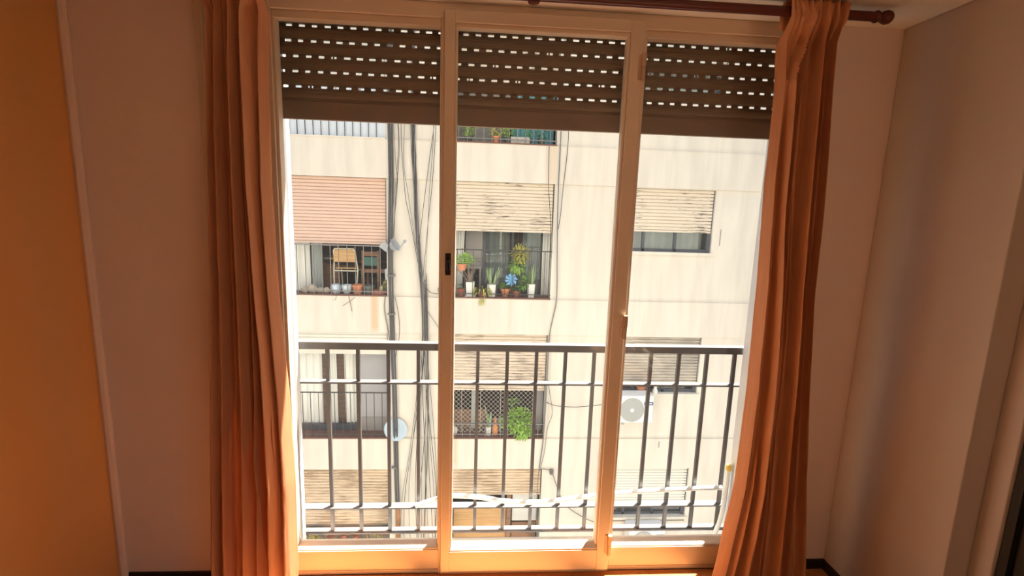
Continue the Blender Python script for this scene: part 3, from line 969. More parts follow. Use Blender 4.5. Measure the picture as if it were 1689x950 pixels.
roll_shutter(CB[0], CB[1], 1.375, F3[1], 'cream_shutter')
balcony_rail(CB[0], CB[1], F3[0], 0.895, 'bar', 0.145)
drape(-0.50, -0.29, 6.92, 0.15, 2.1, 'drape', 4, 0.02, gather=0.25)
drape(1.15, 1.30, 6.92, 0.15, 2.1, 'drape', 3, 0.02)
gd = obj('balcony_door', MB().box(0.02, 0.09, 7.05, 7.10, F3[0], 2.1).box(0.57, 0.62, 7.05, 7.10, F3[0], 2.1).box(0.09, 0.57, 7.05, 7.1, F3[0], 0.3).box(0.62, 1.2, 7.05, 7.1, F3[0], 0.42), 'alu', B)
obj('pane', MB().box(0.09, 0.57, 7.07, 7.08, 0.3, 2.1), 'farglass', gd)
obj('pane', MB().box(0.62, 1.25, 7.07, 7.08, 0.42, 2.1), 'farglass', gd)
drape(0.10, 0.55, 7.2, 0.3, 2.1, 'drape_grey', 5, 0.02)
drape(0.80, 1.25, 7.2, 0.4, 2.1, 'drape_grey', 5, 0.02)
obj('insect_screen', MB().box(-0.30, 0.02, 7.05, 7.07, 0.6, 2.1), 'room_mid', B)

roll_shutter(CB[0], CB[1], -1.63, F2[1], 'worn_shutter', ragged=0.015)
balcony_rail(CB[0], CB[1], F2[0], 0.30, 'bar_grey', 0.145)
obj('door_panel', MB().box(-0.5, 0.15, 7.02, 7.06, F2[0], -2.22), 'wood_mid', B)
obj('door_post', MB().box(-0.13, -0.05, 7.0, 7.04, F2[0], -0.6), 'drape_grey', B)
obj('side_shutter', MB().box(1.08, 1.28, 6.9, 6.94, F2[0], -1.7), 'blind_grey', B)
obj('frame_strip', MB().box(1.285, 1.335, FY - 0.05, FY, F2[0] - 0.02, F2[1]), 'net', B)
obj('low_panel', MB().box(0.3, 1.2, 6.93, 6.97, F2[0], -2.38), 'room_mid', B)
nt_ = MB()
NX0, NX1, NZ0, NZ1 = -0.46, 1.08, F2[0] + 0.1, -1.66
def clipline(c, sgn):
    # points on x*1 + sgn*z = c inside the net rectangle
    pts = []
    for x in (NX0, NX1):
        z = (c - x) * sgn
        if NZ0 <= z <= NZ1: pts.append((x, z))
    for z in (NZ0, NZ1):
        x = c - sgn * z
        if NX0 < x < NX1: pts.append((x, z))
    return pts[:2] if len(pts) >= 2 else None
for sgn in (1, -1):
    c = -6.0
    while c < 6.0:
        q = clipline(c, sgn)
        if q:
            nt_.bar((q[0][0], FY + 0.03, q[0][1]), (q[1][0], FY + 0.03, q[1][1]), 0.004)
        c += 0.088
for x in (-0.31, 0.05, 0.43):
    nt_.bar((x, FY + 0.03, NZ0), (x, FY + 0.03, NZ1), 0.006)
obj('safety_net', nt_, 'net', B, kind='stuff')

roll_shutter(CB[0], CB[1], -3.80, F1[1], 'brown_shutter', ragged=0.03)
balcony_rail(CB[0], CB[1], F1[0], 0.62, 'bar_grey', 0.145)
obj('timber_screen', MB().box(-0.45, 0.62, 6.96, 7.0, F1[0], -4.27), 'wood_orange', B)
obj('door_post', MB().box(0.63, 0.72, 6.88, 6.95, F1[0], -3.5), 'wood_mid', B)
obj('white_door', MB().box(0.75, 1.25, 6.95, 6.98, -4.62, -3.9), 'white_alu', B)
obj('blind_valance', MB().box(-0.48, 0.55, 6.93, 6.95, -3.98, -3.85), 'drape_grey', B)
obj('door_base', MB().box(0.75, 1.25, 6.95, 6.98, F1[0], -4.66), 'wood_mid', B)

# ---- right-hand windows
def far_window(z0, z1, zs_, m, fm='alu', glass_bottom=True, drp=True):
    x0, x1 = RWN
    roll_shutter(x0, x1, zs_, z1, m)
    w = obj('window', MB().box(x0, x1, FY + 0.07, FY + 0.12, z0, z0 + 0.06).box(x0, x0 + 0.05, FY + 0.07, FY + 0.12, z0, z1).box(x1 - 0.07, x1, FY + 0.05, FY + 0.12, z0, z1)
            .box(2.96, 3.01, FY + 0.07, FY + 0.12, z0, z1).box(3.56, 3.61, FY + 0.07, FY + 0.12, z0, z1), fm, B)
    for (a, b) in ((x0 + 0.05, 2.96), (3.01, 3.56), (3.61, x1 - 0.07)):
        obj('pane', MB().box(a, b, FY + 0.09, FY + 0.095, z0 + 0.06, z1), 'farglass', w)
    if drp:
        drape(x0 + 0.03, x1 - 0.05, FY + 0.3, z0, z1, 'drape', 12, 0.015)
    obj('window_sill', MB().box(x0 - 0.05, x1 + 0.05, FY - 0.04, FY + 0.07, z0 - 0.05, z0 + 0.004), 'stucco', B)
far_window(F4[0] + 0.93, F4[1] - 0.015, 4.2, 'white_shutter')
far_window(F3[0] + 0.93, F3[1] - 0.015, 1.455, 'cream_shutter')
far_window(F2[0] + 0.93, F2[1] - 0.015, -1.44, 'grey_shutter', drp=False)
far_window(F1[0] + 1.04, F1[1] - 0.015, -3.98, 'white_shutter', drp=False)
far_window(FLOORS[0][0] + 0.93, FLOORS[0][1] - 0.015, -6.6, 'white_shutter')
for (x, z, h) in ((4.405, 1.20, 0.30), (3.575, -2.80, 0.13)):
    obj('wall_slot', MB().box(x - 0.012, x + 0.012, FY - 0.034 if z < 0 else FY - 0.004, FY, z, z + h), 'ledge_grey', B)

# ================================================================== THINGS ON THE FACADE
def cable(pts, r=0.006, m='cable', label=None, group=None, name='cable', cat='cable', n=5):
    # smooth the polyline
    P = [Vector(p) for p in pts]
    out = []
    for i in range(len(P) - 1):
        p0, p1, p2, p3 = P[max(i - 1, 0)], P[i], P[i + 1], P[min(i + 2, len(P) - 1)]
        for k in range(5):
            t = k / 5
            out.append(0.5 * ((2 * p1) + (p2 - p0) * t + (2 * p0 - 5 * p1 + 4 * p2 - p3) * t * t + (3 * p1 - p0 - 3 * p2 + p3) * t ** 3))
    out.append(P[-1])
    c = sum(out, Vector()) / len(out)
    return obj(name, MB().tube(out, r, n), m, loc=c, smooth=True, label=label, cat=cat, group=group)

YC = FY - 0.06
con = thing('conduit', (-1.55, YC, -5.3), 'thick dark conduit running down beside the left balconies', 'conduit')
def seg(zlist, dx, r):
    return MB().tube([(x + dx, YC, z) for x, z in zlist], r, 8)
CL = [(-1.612, 6.1), (-1.61, 3.05), (-1.60, 2.145), (-1.628, 1.10), (-1.622, 0.24), (-1.60, -0.7), (-1.577, -1.58), (-1.562, -2.54), (-1.546, -3.53), (-1.53, -4.1)]
obj('pipe', seg(CL, 0.0, 0.023), 'pipe', con, smooth=True)
obj('pipe', seg(CL, 0.05, 0.016), 'pipe', con, smooth=True)
obj('rusty_pipe', seg([(-1.51, -4.0), (-1.505, -5.3), (-1.5, -8.0)], 0.0, 0.045), 'rust', con, smooth=True, label='rusty lower pipe')
for z in (0.5, -0.2, -3.2):
    obj('clip', MB().box(-1.66, -1.53, YC - 0.035, FY, z, z + 0.025), 'cable_grey', con)

BL = [(-1.205, 6.1), (-1.202, 3.11), (-1.19, 2.6), (-1.172, 2.16), (-1.15, 1.6), (-1.12, 1.12), (-1.075, 0.6), (-1.034, 0.14), (-0.995, -0.45), (-0.978, -0.76)]
bl = thing('cable_bundle', (-1.1, YC, -0.8), 'thick twisted bundle of black cables on the cream wall strip', 'cable bundle')
for k in range(6):
    r3 = random.Random(k)
    pts = []
    for i, (x, z) in enumerate(BL):
        pts.append((x + 0.028 * math.sin(k * 1.05 + i * 1.3), YC + 0.02 * math.cos(k * 1.05 + i * 1.3) - 0.005, z))
    obj('strand', MB().tube(pts, 0.0105, 6), 'pipe' if k % 3 else 'cable_grey', bl, smooth=True)
# loose cables falling from the bundle
lr = random.Random(21)
ORD = ['first', 'second', 'third', 'fourth', 'fifth', 'sixth', 'seventh', 'eighth', 'ninth', 'tenth', 'eleventh', 'twelfth', 'thirteenth', 'fourteenth']
low = [-1.42, -1.34, -1.27, -1.19, -1.10, -1.02, -0.97, -0.93, -0.90, -0.87, -0.84, -0.80, -0.76, -1.06]
for k, xe in enumerate(low):
    x0 = -0.99 + lr.uniform(-0.05, 0.05)
    pts = [(x0 - 0.03, YC - 0.01, 0.4 + lr.uniform(-.2, .3)), (x0, YC - 0.02, -0.4)]
    for i in range(1, 7):
        t = i / 6
        z = -0.4 - 4.9 * t
        pts.append((x0 + (xe - x0) * min(1, t * 1.4) + 0.045 * math.sin(5 * t + k) * (0.4 + t), YC - 0.015 - 0.01 * (k % 3), z))
    cable(pts, 0.0055, 'cable' if k % 2 else 'cable_grey', 'thin loose cable below the thick bundle, %s from the left at its lower end' % ORD[sorted(low).index(xe)], 'loose cables below the bundle')
up = [((-1.55, 3.4), (-1.50, 2.5), (-1.47, 2.15), (-1.55, 1.3), (-1.57, 0.9)),
      ((-1.40, 3.4), (-1.40, 2.86), (-1.34, 1.95), (-1.26, 1.53), (-1.12, 0.75)),
      ((-1.33, 3.4), (-1.36, 2.5), (-1.28, 1.9), (-1.15, 1.0)),
      ((-0.84, 3.4), (-0.85, 3.1), (-0.93, 2.5), (-1.02, 1.8), (-1.10, 1.1)),
      ((-0.86, 3.4), (-0.86, 2.9), (-0.92, 2.0), (-0.96, 1.1), (-1.0, 0.4)),
      ((-1.45, 3.4), (-1.44, 2.6), (-1.50, 1.9), (-1.54, 1.2)),
      ((-1.26, 3.4), (-1.22, 2.5), (-1.14, 1.6), (-1.08, 0.7)),
      ((-0.80, 3.4), (-0.87, 2.2), (-0.95, 1.4), (-1.03, 0.5)),
      ((-1.49, 3.4), (-1.45, 2.9), (-1.48, 2.3), (-1.56, 1.6))]
for k, q in enumerate(up):
    cable([(x, YC - 0.01 - 0.008 * (k % 3), z) for x, z in q], 0.005, 'cable' if k % 2 else 'cable_grey',
          'thin cable on the upper wall strip, %s from the left at the shutter edge' % ORD[sorted(w[0][0] for w in up).index(q[0][0])], 'thin cables above the railing')
cable([(-1.53, YC, 0.12), (-1.47, YC, -0.2), (-1.46, YC, -0.6), (-1.53, YC, -1.0)], 0.005, 'cable', 'short cable bowing out right of the dark conduit')
cable([(-1.70, YC, 0.15), (-1.72, YC, -0.1), (-1.66, YC, -0.5), (-1.62, YC, -0.8)], 0.009, 'cable_grey', 'slack cable under the left balcony rail end')
cable([(-1.03, YC, 0.4), (-0.97, YC, 0.30), (-0.90, YC, 0.22), (-0.79, YC, 0.2), (-0.70, YC, 0.22), (-0.70, YC, 0.31), (-0.75, YC, 0.31), (-0.76, YC, 0.25), (-0.70, YC, 0.22)],
      0.008, 'cable_grey', 'cable ending in a small coil beside the middle balcony')
cable([(-1.0, YC, -0.05), (-0.85, YC, -0.28), (-0.62, YC, -0.62)], 0.005, 'cable_grey', 'cable slanting down right from the bundle to the middle balcony')
cable([(1.335, YC, 6.0), (1.338, YC, 3.08), (1.34, YC, 2.0), (1.37, YC, 1.0), (1.40, YC, 0.18), (1.35, YC, -0.2), (1.299, YC, -0.58), (1.29, YC, -1.5), (1.27, YC, -2.6), (1.20, YC, -3.6), (1.25, YC, -5.2)],
      0.010, 'cable_grey', 'long grey cable running down right of the middle balconies')
cable([(1.46, YC, 3.5), (1.47, YC, 2.85), (1.42, YC, 2.1), (1.40, YC, 1.7), (1.37, YC, 1.42)], 0.006, 'cable', 'short dark cable high on the wall right of the middle shutter')
cable([(1.14, FY - 0.09, 2.85), (1.16, FY - 0.07, 2.2), (1.22, YC, 1.6), (1.26, YC, 0.9)], 0.006, 'cable', 'thin cable crossing the flaking middle shutter edge')
cable([(1.30, YC, -1.86), (1.5, YC, -1.93), (1.87, YC, -1.95), (2.2, YC, -1.92), (2.56, YC, -1.88)], 0.006, 'cable', 'cable sagging to the air conditioner on the right')
cable([(1.30, YC, -1.4), (1.38, YC, -1.8), (1.42, YC, -2.1), (1.34, YC, -2.4), (1.30, YC, -2.9), (1.2, YC, -3.4)], 0.006, 'cable_grey', 'looping cable under the middle netted balcony edge')
cable([(1.26, YC, -3.23), (1.40, YC, -3.25), (1.47, YC, -3.30), (1.73, YC, -3.94), (2.1, YC, -4.25), (2.43, YC, -4.41)], 0.009, 'cable_grey', 'grey cable slanting down right from the small wall box')
obj('junction_box', MB().box(1.43, 1.50, FY - 0.09, FY, -3.34, -3.24).box(1.445, 1.485, FY - 0.13, FY - 0.09, -3.32, -3.27), 'cable_grey', loc=(1.465, FY, -3.34), bevel=0.006,
    label='small grey box on the wall right of the lowest middle balcony', cat='box')

# dishes
def dish(c, R, normal, m, label, name='satellite_dish', depth=1.0):
    t = thing(name, (c[0], c[1], c[2]), label, 'satellite dish')
    n = Vector(normal).normalized()
    q = n.to_track_quat('Z', 'Y').to_matrix()
    prof = [(r, h * depth) for r, h in ((0.0, 0.0), (0.35 * R, 0.012), (0.7 * R, 0.05), (R, 0.105), (1.02 * R, 0.10), (0.7 * R, 0.038), (0.3 * R, -0.006), (0.0, -0.014))]
    mb = MB().lathe(prof, (0, 0, 0), 20)
    mb.v = [tuple(q @ Vector(p) + Vector(c)) for p in mb.v]
    obj('reflector', mb, m, t, smooth=True)
    tip = Vector(c) + n * 0.32 + Vector((0, 0, -0.05))
    obj('feed_arm', MB().tube([Vector(c) + q @ Vector((0, -R * .9, 0.1)), tip], 0.01, 6).ball(tip, 0.03), m, t, smooth=True)
    obj('mount', MB().tube([c, (c[0], FY - 0.02, c[2] - 0.08)], 0.016, 6), 'cable_grey', t, smooth=True)
    return t
dish((-1.57, FY - 0.17, 1.02), 0.115, (0.8, -0.3, 0.55), 'dish', 'small grey satellite dish on the conduit near the pink shutter')
dish((-1.535, FY - 0.035, -2.42), 0.215, (-0.04, -1.0, 0.12), 'dish_blue', 'round pale blue satellite dish low on the dark conduit', depth=0.35)
fl = MB()
fl.add([(-1.80, FY - 0.1, 1.03), (-1.70, FY - 0.13, 1.13), (-1.63, FY - 0.1, 1.06), (-1.66, FY - 0.12, 0.93)], [(0, 3, 2, 1)])
fl.add([(-1.70, FY - 0.1, 0.62), (-1.64, FY - 0.12, 0.66), (-1.66, FY - 0.1, 0.42), (-1.69, FY - 0.1, 0.45)], [(0, 3, 2, 1)])
obj('rag', fl, 'dish', loc=(-1.7, FY - 0.1, 0.9), label='torn grey rag caught at the corner of the left balcony', cat='rag')

# air conditioners
def ac_unit(x0, x1, z0, z1, label, y0=FY - 0.36, y1=FY - 0.06):
    t = thing('air_conditioner', ((x0 + x1) / 2, (y0 + y1) / 2, z0), label, 'air conditioner')
    obj('casing', MB().box(x0, x1, y0, y1, z0, z1), 'ac', t, bevel=0.015)
    cx, cz, R = x0 + (x1 - x0) * 0.40, (z0 + z1) / 2 - 0.01, (z1 - z0) * 0.41
    obj('fan_well', MB().lathe([(0, -0.004), (R, -0.004), (R, 0.0)], (cx, y0, cz), 28, 'y'), 'cable_grey', t)
    g = MB()
    for k in range(26):
        a0 = 2 * math.pi * k / 26
        pts = [(cx + (R * .2 + R * .8 * s) * math.cos(a0 + .9 * s), y0 - 0.011, cz + (R * .2 + R * .8 * s) * math.sin(a0 + .9 * s)) for s in (0, .33, .66, 1)]
        g.tube(pts, 0.004, 4)
    g.lathe([(R * .98, -0.016), (R * 1.05, -0.016), (R * 1.05, -0.003), (R * .98, -0.003)], (cx, y0, cz), 28, 'y')
    obj('grille', g, 'ac_grey', t)
    obj('hub', MB().lathe([(0, -0.022), (R * .17, -0.02), (R * .2, -0.006)], (cx, y0, cz), 16, 'y'), 'ac', t, smooth=True)
    bx, bz = x0 + (x1 - x0) * 0.86, z0 + (z1 - z0) * 0.72
    fr_ = MB().box(bx - .085, bx + .085, y0 - 0.004, y0 - 0.0005, bz - .03, bz + .03)
    bd = obj('badge', fr_, 'navy', t)
    obj('badge_field', MB().box(bx - .065, bx + .065, y0 - 0.006, y0 - 0.004, bz - .012, bz + .012), 'ac', bd)
    bk = MB()
    for x in (x0 + .12, x1 - .12):
        bk.box(x - .02, x + .02, y0, FY - 0.005, z0 - 0.04, z0)
    obj('bracket', bk, 'ac_grey', t)
    return t
ac_unit(2.60, 3.27, -2.13, -1.60, 'white air conditioner with round fan below the right window')
ac_unit(3.0, 3.72, -4.86, -4.34, 'white air conditioner low on the right wall, seen mostly from above')

# ------------------------------------------------------------------ pots and plants
def pot_prof(r, h, flare=0.75, rim=0.02):
    return [(0, 0), (r * flare, 0), (r * .97, h - rim * 1.5), (r * 1.08, h - rim * 1.5), (r * 1.1, h), (r * .95, h), (r * .9, h - 0.015), (0, h - 0.02)]
def round_pot(mb, c, r, h, flare=0.75):
    return mb.lathe(pot_prof(r, h, flare), c, 16)
def sq_pot(mb, c, w, h):
    x, y, z = c
    t = w * .42
    vs = []
    for (s, zz) in ((t, 0), (w / 2, h), (w / 2 - .012, h), (w / 2 - .014, h - .03)):
        vs += [(x - s, y - s, z + zz), (x + s, y - s, z + zz), (x + s, y + s, z + zz), (x - s, y + s, z + zz)]
    fs = [(3, 2, 1, 0), (12, 13, 14, 15)]
    for i in range(3):
        for k in range(4):
            k2 = (k + 1) % 4
            fs.append((4 * i + k, 4 * i + k2, 4 * i + 4 + k2, 4 * i + 4 + k))
    return mb.add(vs, fs)
def foliage(c, rad, n, L, w, r=None, up=0.3):
    r = r or rnd
    mb = MB()
    n, L, w = int(n * 1.9), L * 0.72, w * 0.85
    for _ in range(n):
        d = Vector((r.gauss(0, 1), r.gauss(0, 1), r.gauss(0, 1))).normalized()
        s = r.uniform(.35, 1.0)
        p = Vector(c) + Vector((d.x * rad[0], d.y * rad[1], d.z * rad[2])) * s
        mb.leaf(p, d + Vector((r.uniform(-.5, .5), r.uniform(-.5, .5), up + r.uniform(-.3, .3))), L * r.uniform(.7, 1.3), w * r.uniform(.7, 1.3), r.uniform(0, .5))
    return mb
def blades(c, n, L, w, spread=0.4, bend=0.1, r=None):
    r = r or rnd
    mb = MB()
    for k in range(n):
        a = r.uniform(0, 6.28)
        s = r.uniform(0, spread)
        mb.blade((c[0] + .04 * math.cos(a), c[1] + .04 * math.sin(a), c[2]), (s * math.cos(a), s * math.sin(a), 1), L * r.uniform(.6, 1.1), w, bend)
    return mb
def plant(name, loc, label, pot, potm, leaves, leafm, cat='potted plant', stems=None, soil=True):
    t = thing(name, loc, label, cat)
    if pot is not None:
        obj('pot', pot, potm, t, smooth=True)
    obj('foliage', leaves, leafm, t, smooth=False)
    if stems is not None:
        obj('stem', stems, 'twig', t, smooth=True)
    return t

SZ = F3[0] + 0.022         # top of the third-floor balcony sills
# left balcony, third floor
for i, (x, rx, rz, lab) in enumerate(((-3.16, .07, .06, 'small round beige stone at the left end of the left balcony'),
                                  (-3.03, .09, .08, 'largest beige stone on the left balcony sill'),
                                  (-2.90, .085, .05, 'flat beige stone third from the left on the balcony'),
                                  (-2.78, .06, .055, 'pale stone next to the blue and white pot'))):
    obj('stone', MB().ball((x, 6.70, SZ + rz * .9), rx, .06, rz, 9, .16), 'stone', loc=(x, 6.70, SZ), smooth=True, label=lab, cat='stone', group='stones on the left balcony sill')
obj('ceramic_pot', MB().lathe([(0, 0), (.055, 0), (.09, .05), (.098, .10), (.085, .15), (.075, .165), (.066, .165), (.07, .13), (0, .12)], (-2.615, 6.70, SZ), 18), 'blue_white', loc=(-2.615, 6.7, SZ), smooth=True,
    label='round blue and white glazed pot on the left balcony', cat='pot')
obj('ceramic_pot', MB().lathe([(0, 0), (.05, 0), (.085, .07), (.095, .15), (.10, .155), (.09, .155), (.08, .13), (0, .12)], (-2.42, 6.70, SZ), 18), 'pale_blue', loc=(-2.42, 6.7, SZ), smooth=True,
    label='pale blue glazed bowl pot beside the terracotta pot', cat='pot')
obj('flower_pot', round_pot(MB(), (-2.225, 6.70, SZ), 0.10, 0.165), 'terracotta', loc=(-2.225, 6.7, SZ), smooth=True, label='empty orange terracotta pot on the left balcony', cat='pot')
obj('flower_pot', round_pot(MB(), (-2.03, 6.70, SZ), 0.10, 0.155, .65), 'grey_pot', loc=(-2.03, 6.7, SZ), smooth=True, label='charcoal grey pot right of the terracotta pot', cat='pot')
tray = MB().lathe([(0, 0), (.13, 0), (.155, .075), (.165, .08), (.15, .08), (.13, .03), (0, .03)], (0, 0, 0), 18)
tray.v = [(-1.85 + p[0] * 1.1, 6.68 + p[1] * .6, SZ + p[2]) for p in tray.v]
tt = thing('planter_bowl', (-1.85, 6.68, SZ), 'low red-brown bowl with a little dry cactus, right end of the balcony', 'planter')
obj('bowl', tray, 'dark_terracotta', tt, smooth=True)
obj('cactus', MB().ball((-1.80, 6.68, SZ + .10), .035, .035, .06, 8, .1), 'cactus', tt, smooth=True)
t = thing('cactus', (-1.71, 6.76, SZ), 'spiky pale yellow cactus at the corner of the left balcony', 'cactus')
obj('pot', round_pot(MB(), (-1.735, 6.76, SZ), .07, .10), 'grey_pot', t, smooth=True)
obj('spines', foliage((-1.735, 6.76, SZ + .17), (.06, .05, .06), 60, .05, .018, random.Random(5)), 'cactus', t)

tws = MB()
tws.tube([(-2.36, FY - .03, SZ), (-2.33, FY - .055, SZ - .12), (-2.30, FY - .05, SZ - .3)], .005, 4)
tws.tube([(-2.33, FY - .055, SZ - .12), (-2.46, FY - .05, SZ - .2)], .004, 4)
tws.tube([(-2.33, FY - .055, SZ - .12), (-2.24, FY - .05, SZ - .04)], .004, 4)
tws.tube([(-2.57, FY - .03, SZ), (-2.58, FY - .05, SZ - .09), (-2.63, FY - .05, SZ - .1)], .004, 4)
obj('dry_twig', tws, 'twig', loc=(-2.36, FY - .03, SZ), smooth=True, label='dry twig hanging below the sill of the left balcony', cat='twig')

# chair seen from behind
cz = F3[0]
c = thing('tube_chair', (-2.5, 7.05, cz), 'orange plywood chair with pale tube frame behind the left balcony railing', 'chair')
fm = MB()
for s, xx in ((-1, -2.71), (1, -2.275)):
    fm.tube([(xx - .02 * s, 6.86, cz), (xx, 6.93, cz + .42), (xx + .02 * -s, 6.90, cz + .62), (xx - .025 * s, 6.85, cz + .78), (xx - .05 * s, 6.84, cz + .82)], 0.0125, 8)
fm.tube([(-2.66, 6.84, cz + .82), (-2.325, 6.84, cz + .82)], 0.0125, 8)
obj('back_frame', fm, 'chrome', c, smooth=True)
obj('seat_frame', MB().tube([(-2.71, 6.95, cz + .40), (-2.275, 6.95, cz + .40)], .0125).tube([(-2.71, 6.93, cz + .41), (-2.70, 7.30, cz + .42)], .0125).tube([(-2.275, 6.93, cz + .41), (-2.285, 7.30, cz + .42)], .0125), 'chrome', c, smooth=True)
for xx in (-2.68, -2.30):
    obj('leg', MB().tube([(xx, 7.30, cz + .42), (xx, 7.38, cz)], .0125), 'chrome', c, smooth=True)
obj('backrest', MB().box(-2.69, -2.295, 6.855, 6.87, cz + .575, cz + .80), 'wood_orange', c, bevel=0.006)
obj('seat', MB().box(-2.69, -2.295, 6.96, 7.33, cz + .435, cz + .46), 'wood_orange', c, bevel=0.008)
# wooden chair to its right
c = thing('wooden_chair', (-2.05, 7.15, cz), 'dark wooden chair with teal backrest beside the orange chair', 'chair')
for xx in (-2.20, -1.92):
    obj('back_post', MB().box(xx - .02, xx + .02, 7.0, 7.04, cz, cz + .78), 'wood_mid', c)
obj('top_rail', MB().box(-2.18, -1.94, 7.005, 7.035, cz + .68, cz + .76), 'wood_mid', c)
obj('backrest', MB().box(-2.18, -1.94, 7.01, 7.03, cz + .50, cz + .66), 'teal_cloth', c)
obj('seat', MB().box(-2.23, -1.78, 7.04, 7.42, cz + .36, cz + .43), 'wood_mid', c, bevel=.005)
for xx in (-2.2, -1.82):
    obj('leg', MB().box(xx - .02, xx + .02, 7.37, 7.41, cz, cz + .36), 'wood_mid', c)
cb = thing('cabinet', (-2.95, 7.5, cz), 'brown wooden cabinet in the room behind the left balcony', 'cabinet')
obj('carcass', MB().box(-3.15, -2.74, 7.35, 7.75, cz, cz + .48), 'wood_mid', cb)
obj('shelf', MB().box(-3.15, -2.74, 7.35, 7.75, cz + .56, cz + .60).box(-3.15, -2.74, 7.5, 7.75, cz + .80, cz + .84), 'stone', cb)
obj('upright', MB().box(-3.15, -3.12, 7.35, 7.75, cz + .48, cz + 1.1).box(-2.77, -2.74, 7.35, 7.75, cz + .48, cz + 1.1), 'wood_mid', cb)
bk = thing('bookcase', (-2.2, 8.4, cz), 'dark bookcase at the back of the left balcony room', 'bookcase')
bx = MB().box(-2.7, -1.75, 8.3, 8.6, cz, cz + .05)
for z in (.4, .75, 1.1):
    bx.box(-2.7, -1.75, 8.3, 8.6, cz + z, cz + z + .04)
bx.box(-2.72, -2.68, 8.3, 8.6, cz, cz + 1.5).box(-1.77, -1.73, 8.3, 8.6, cz, cz + 1.5)
obj('shelves', bx, 'wood_mid', bk)

# middle balcony, third floor
def sq(c, w, h): return sq_pot(MB(), c, w, h)
p = (-0.36, 6.72, SZ)
plant('potted_plant', p, 'small dark terracotta pot with low sprout, left end of the middle balcony', round_pot(MB(), p, .075, .13), 'dark_terracotta', foliage((p[0], p[1], SZ + .17), (.05, .05, .03), 18, .06, .025), 'leaf_dark')
p = (-0.19, 6.70, SZ + .015)
tw = MB()
tr = random.Random(9)
for k in range(11):
    a = tr.uniform(0, 6.28); sp = tr.uniform(.2, .9)
    q0 = Vector((p[0], p[1], SZ + .2)); q1 = q0 + Vector((sp * math.cos(a) * .16, sp * math.sin(a) * .1, .2)); q2 = q1 + Vector((sp * math.cos(a) * .22, .02, .16 * tr.uniform(.5, 1.2)))
    tw.tube([q0, q1, q2], [.012, .009, .004], 5)
t = plant('potted_shrub', p, 'white square pot with bare grey branching stems', sq(p, .16, .25), 'white_pot', foliage((p[0], p[1], SZ + .35), (.12, .08, .1), 14, .07, .02), 'twig', stems=tw)
obj('saucer', MB().box(p[0] - .1, p[0] + .1, p[1] - .09, p[1] + .09, SZ, SZ + .015), 'white_pot', t)
p = (0.03, 6.66, SZ)
hang = MB()
for k in range(70):
    a = tr.uniform(0, 6.28)
    hang.leaf((p[0] + .09 * math.cos(a), p[1] + .05 * math.sin(a), SZ + .06 + tr.uniform(0, .10)), (math.cos(a), math.sin(a) * .5 - .4, .2), .12, .02, .9)
for k in range(14):
    hang.leaf((p[0] + tr.uniform(-.05, .07), FY - .055, SZ + .02 - tr.uniform(0, .05)), (tr.uniform(-.3, .3), -.15, -1), .12, .015, .3)
plant('trailing_plant', p, 'yellow-green trailing plant spilling over the middle balcony sill', round_pot(MB(), p, .07, .08), 'dark_terracotta', hang, 'leaf_yellow')
p = (0.205, 6.70, SZ)
plant('snake_plant', p, 'white square pot with upright pale snake plant', sq(p, .155, .23), 'white_pot', blades((p[0], p[1], SZ + .2), 13, .42, .045, .35, .1, random.Random(2)), 'snake')
p = (0.46, 6.70, SZ)
plant('potted_plant', p, 'flared terracotta pot with small green plant below the blue pinwheel', round_pot(MB(), p, .085, .15, .6), 'terracotta', foliage((p[0] - .01, p[1], SZ + .19), (.10, .06, .05), 45, .08, .035), 'leaf')
p = (0.665, 6.70, SZ)
plant('potted_plant', p, 'small red pot with green sprig on the middle balcony', round_pot(MB(), p, .065, .11, .8), 'dark_terracotta', foliage((p[0], p[1], SZ + .15), (.06, .04, .05), 20, .07, .03), 'leaf')
p = (0.935, 6.70, SZ)
t = plant('aloe', p, 'tall white pot with spiky aloe and leafy green shoots', sq(p, .14, .25), 'white_pot', blades((p[0], p[1], SZ + .23), 12, .46, .03, .35, .05, random.Random(4)), 'snake')
obj('bushy_shoots', foliage((p[0] - .12, p[1] - .02, SZ + .27), (.10, .06, .16), 90, .07, .035, random.Random(6)), 'leaf', t)
p = (-0.34, 6.57, 0.66)
t = thing('hanging_pot', (-0.34, 6.52, 0.64), 'terracotta pot of bright green leaves hooked on the left of the middle railing', 'potted plant')
obj('pot', round_pot(MB(), (-0.34, 6.52, 0.64), .085, .12, .7), 'terracotta', t, smooth=True)
obj('foliage', foliage((-0.29, 6.52, 0.84), (.16, .08, .10), 130, .07, .04, random.Random(8)), 'leaf_bright', t)
obj('hook', MB().tube([(-.34, 6.585, .74), (-.34, 6.60, 1.01), (-.34, 6.57, 1.03)], .006, 5), 'bar', t, smooth=True)
t = thing('hanging_plant', (0.70, 6.7, 0.60), 'big yellow-green plant hanging high on the middle balcony', 'hanging plant')
obj('foliage', foliage((0.72, 6.66, 0.95), (.17, .09, .17), 190, .075, .045, random.Random(10)), 'leaf_yellow', t)
obj('lower_foliage', foliage((0.66, 6.66, 0.73), (.15, .08, .13), 120, .09, .03, random.Random(12), -.3), 'leaf_bright', t)
obj('hanger', MB().tube([(.62, 6.66, 0.72), (.66, 6.67, 1.1), (.68, 6.68, 2.0)], .005, 5), 'bar', t)
obj('basket', MB().ball((.60, 6.66, .66), .055, .05, .10, 10), 'leaf', t, smooth=True)
t = thing('pinwheel', (0.56, 6.64, SZ), 'blue toy pinwheel behind the middle balcony railing', 'pinwheel')
pw_ = MB()
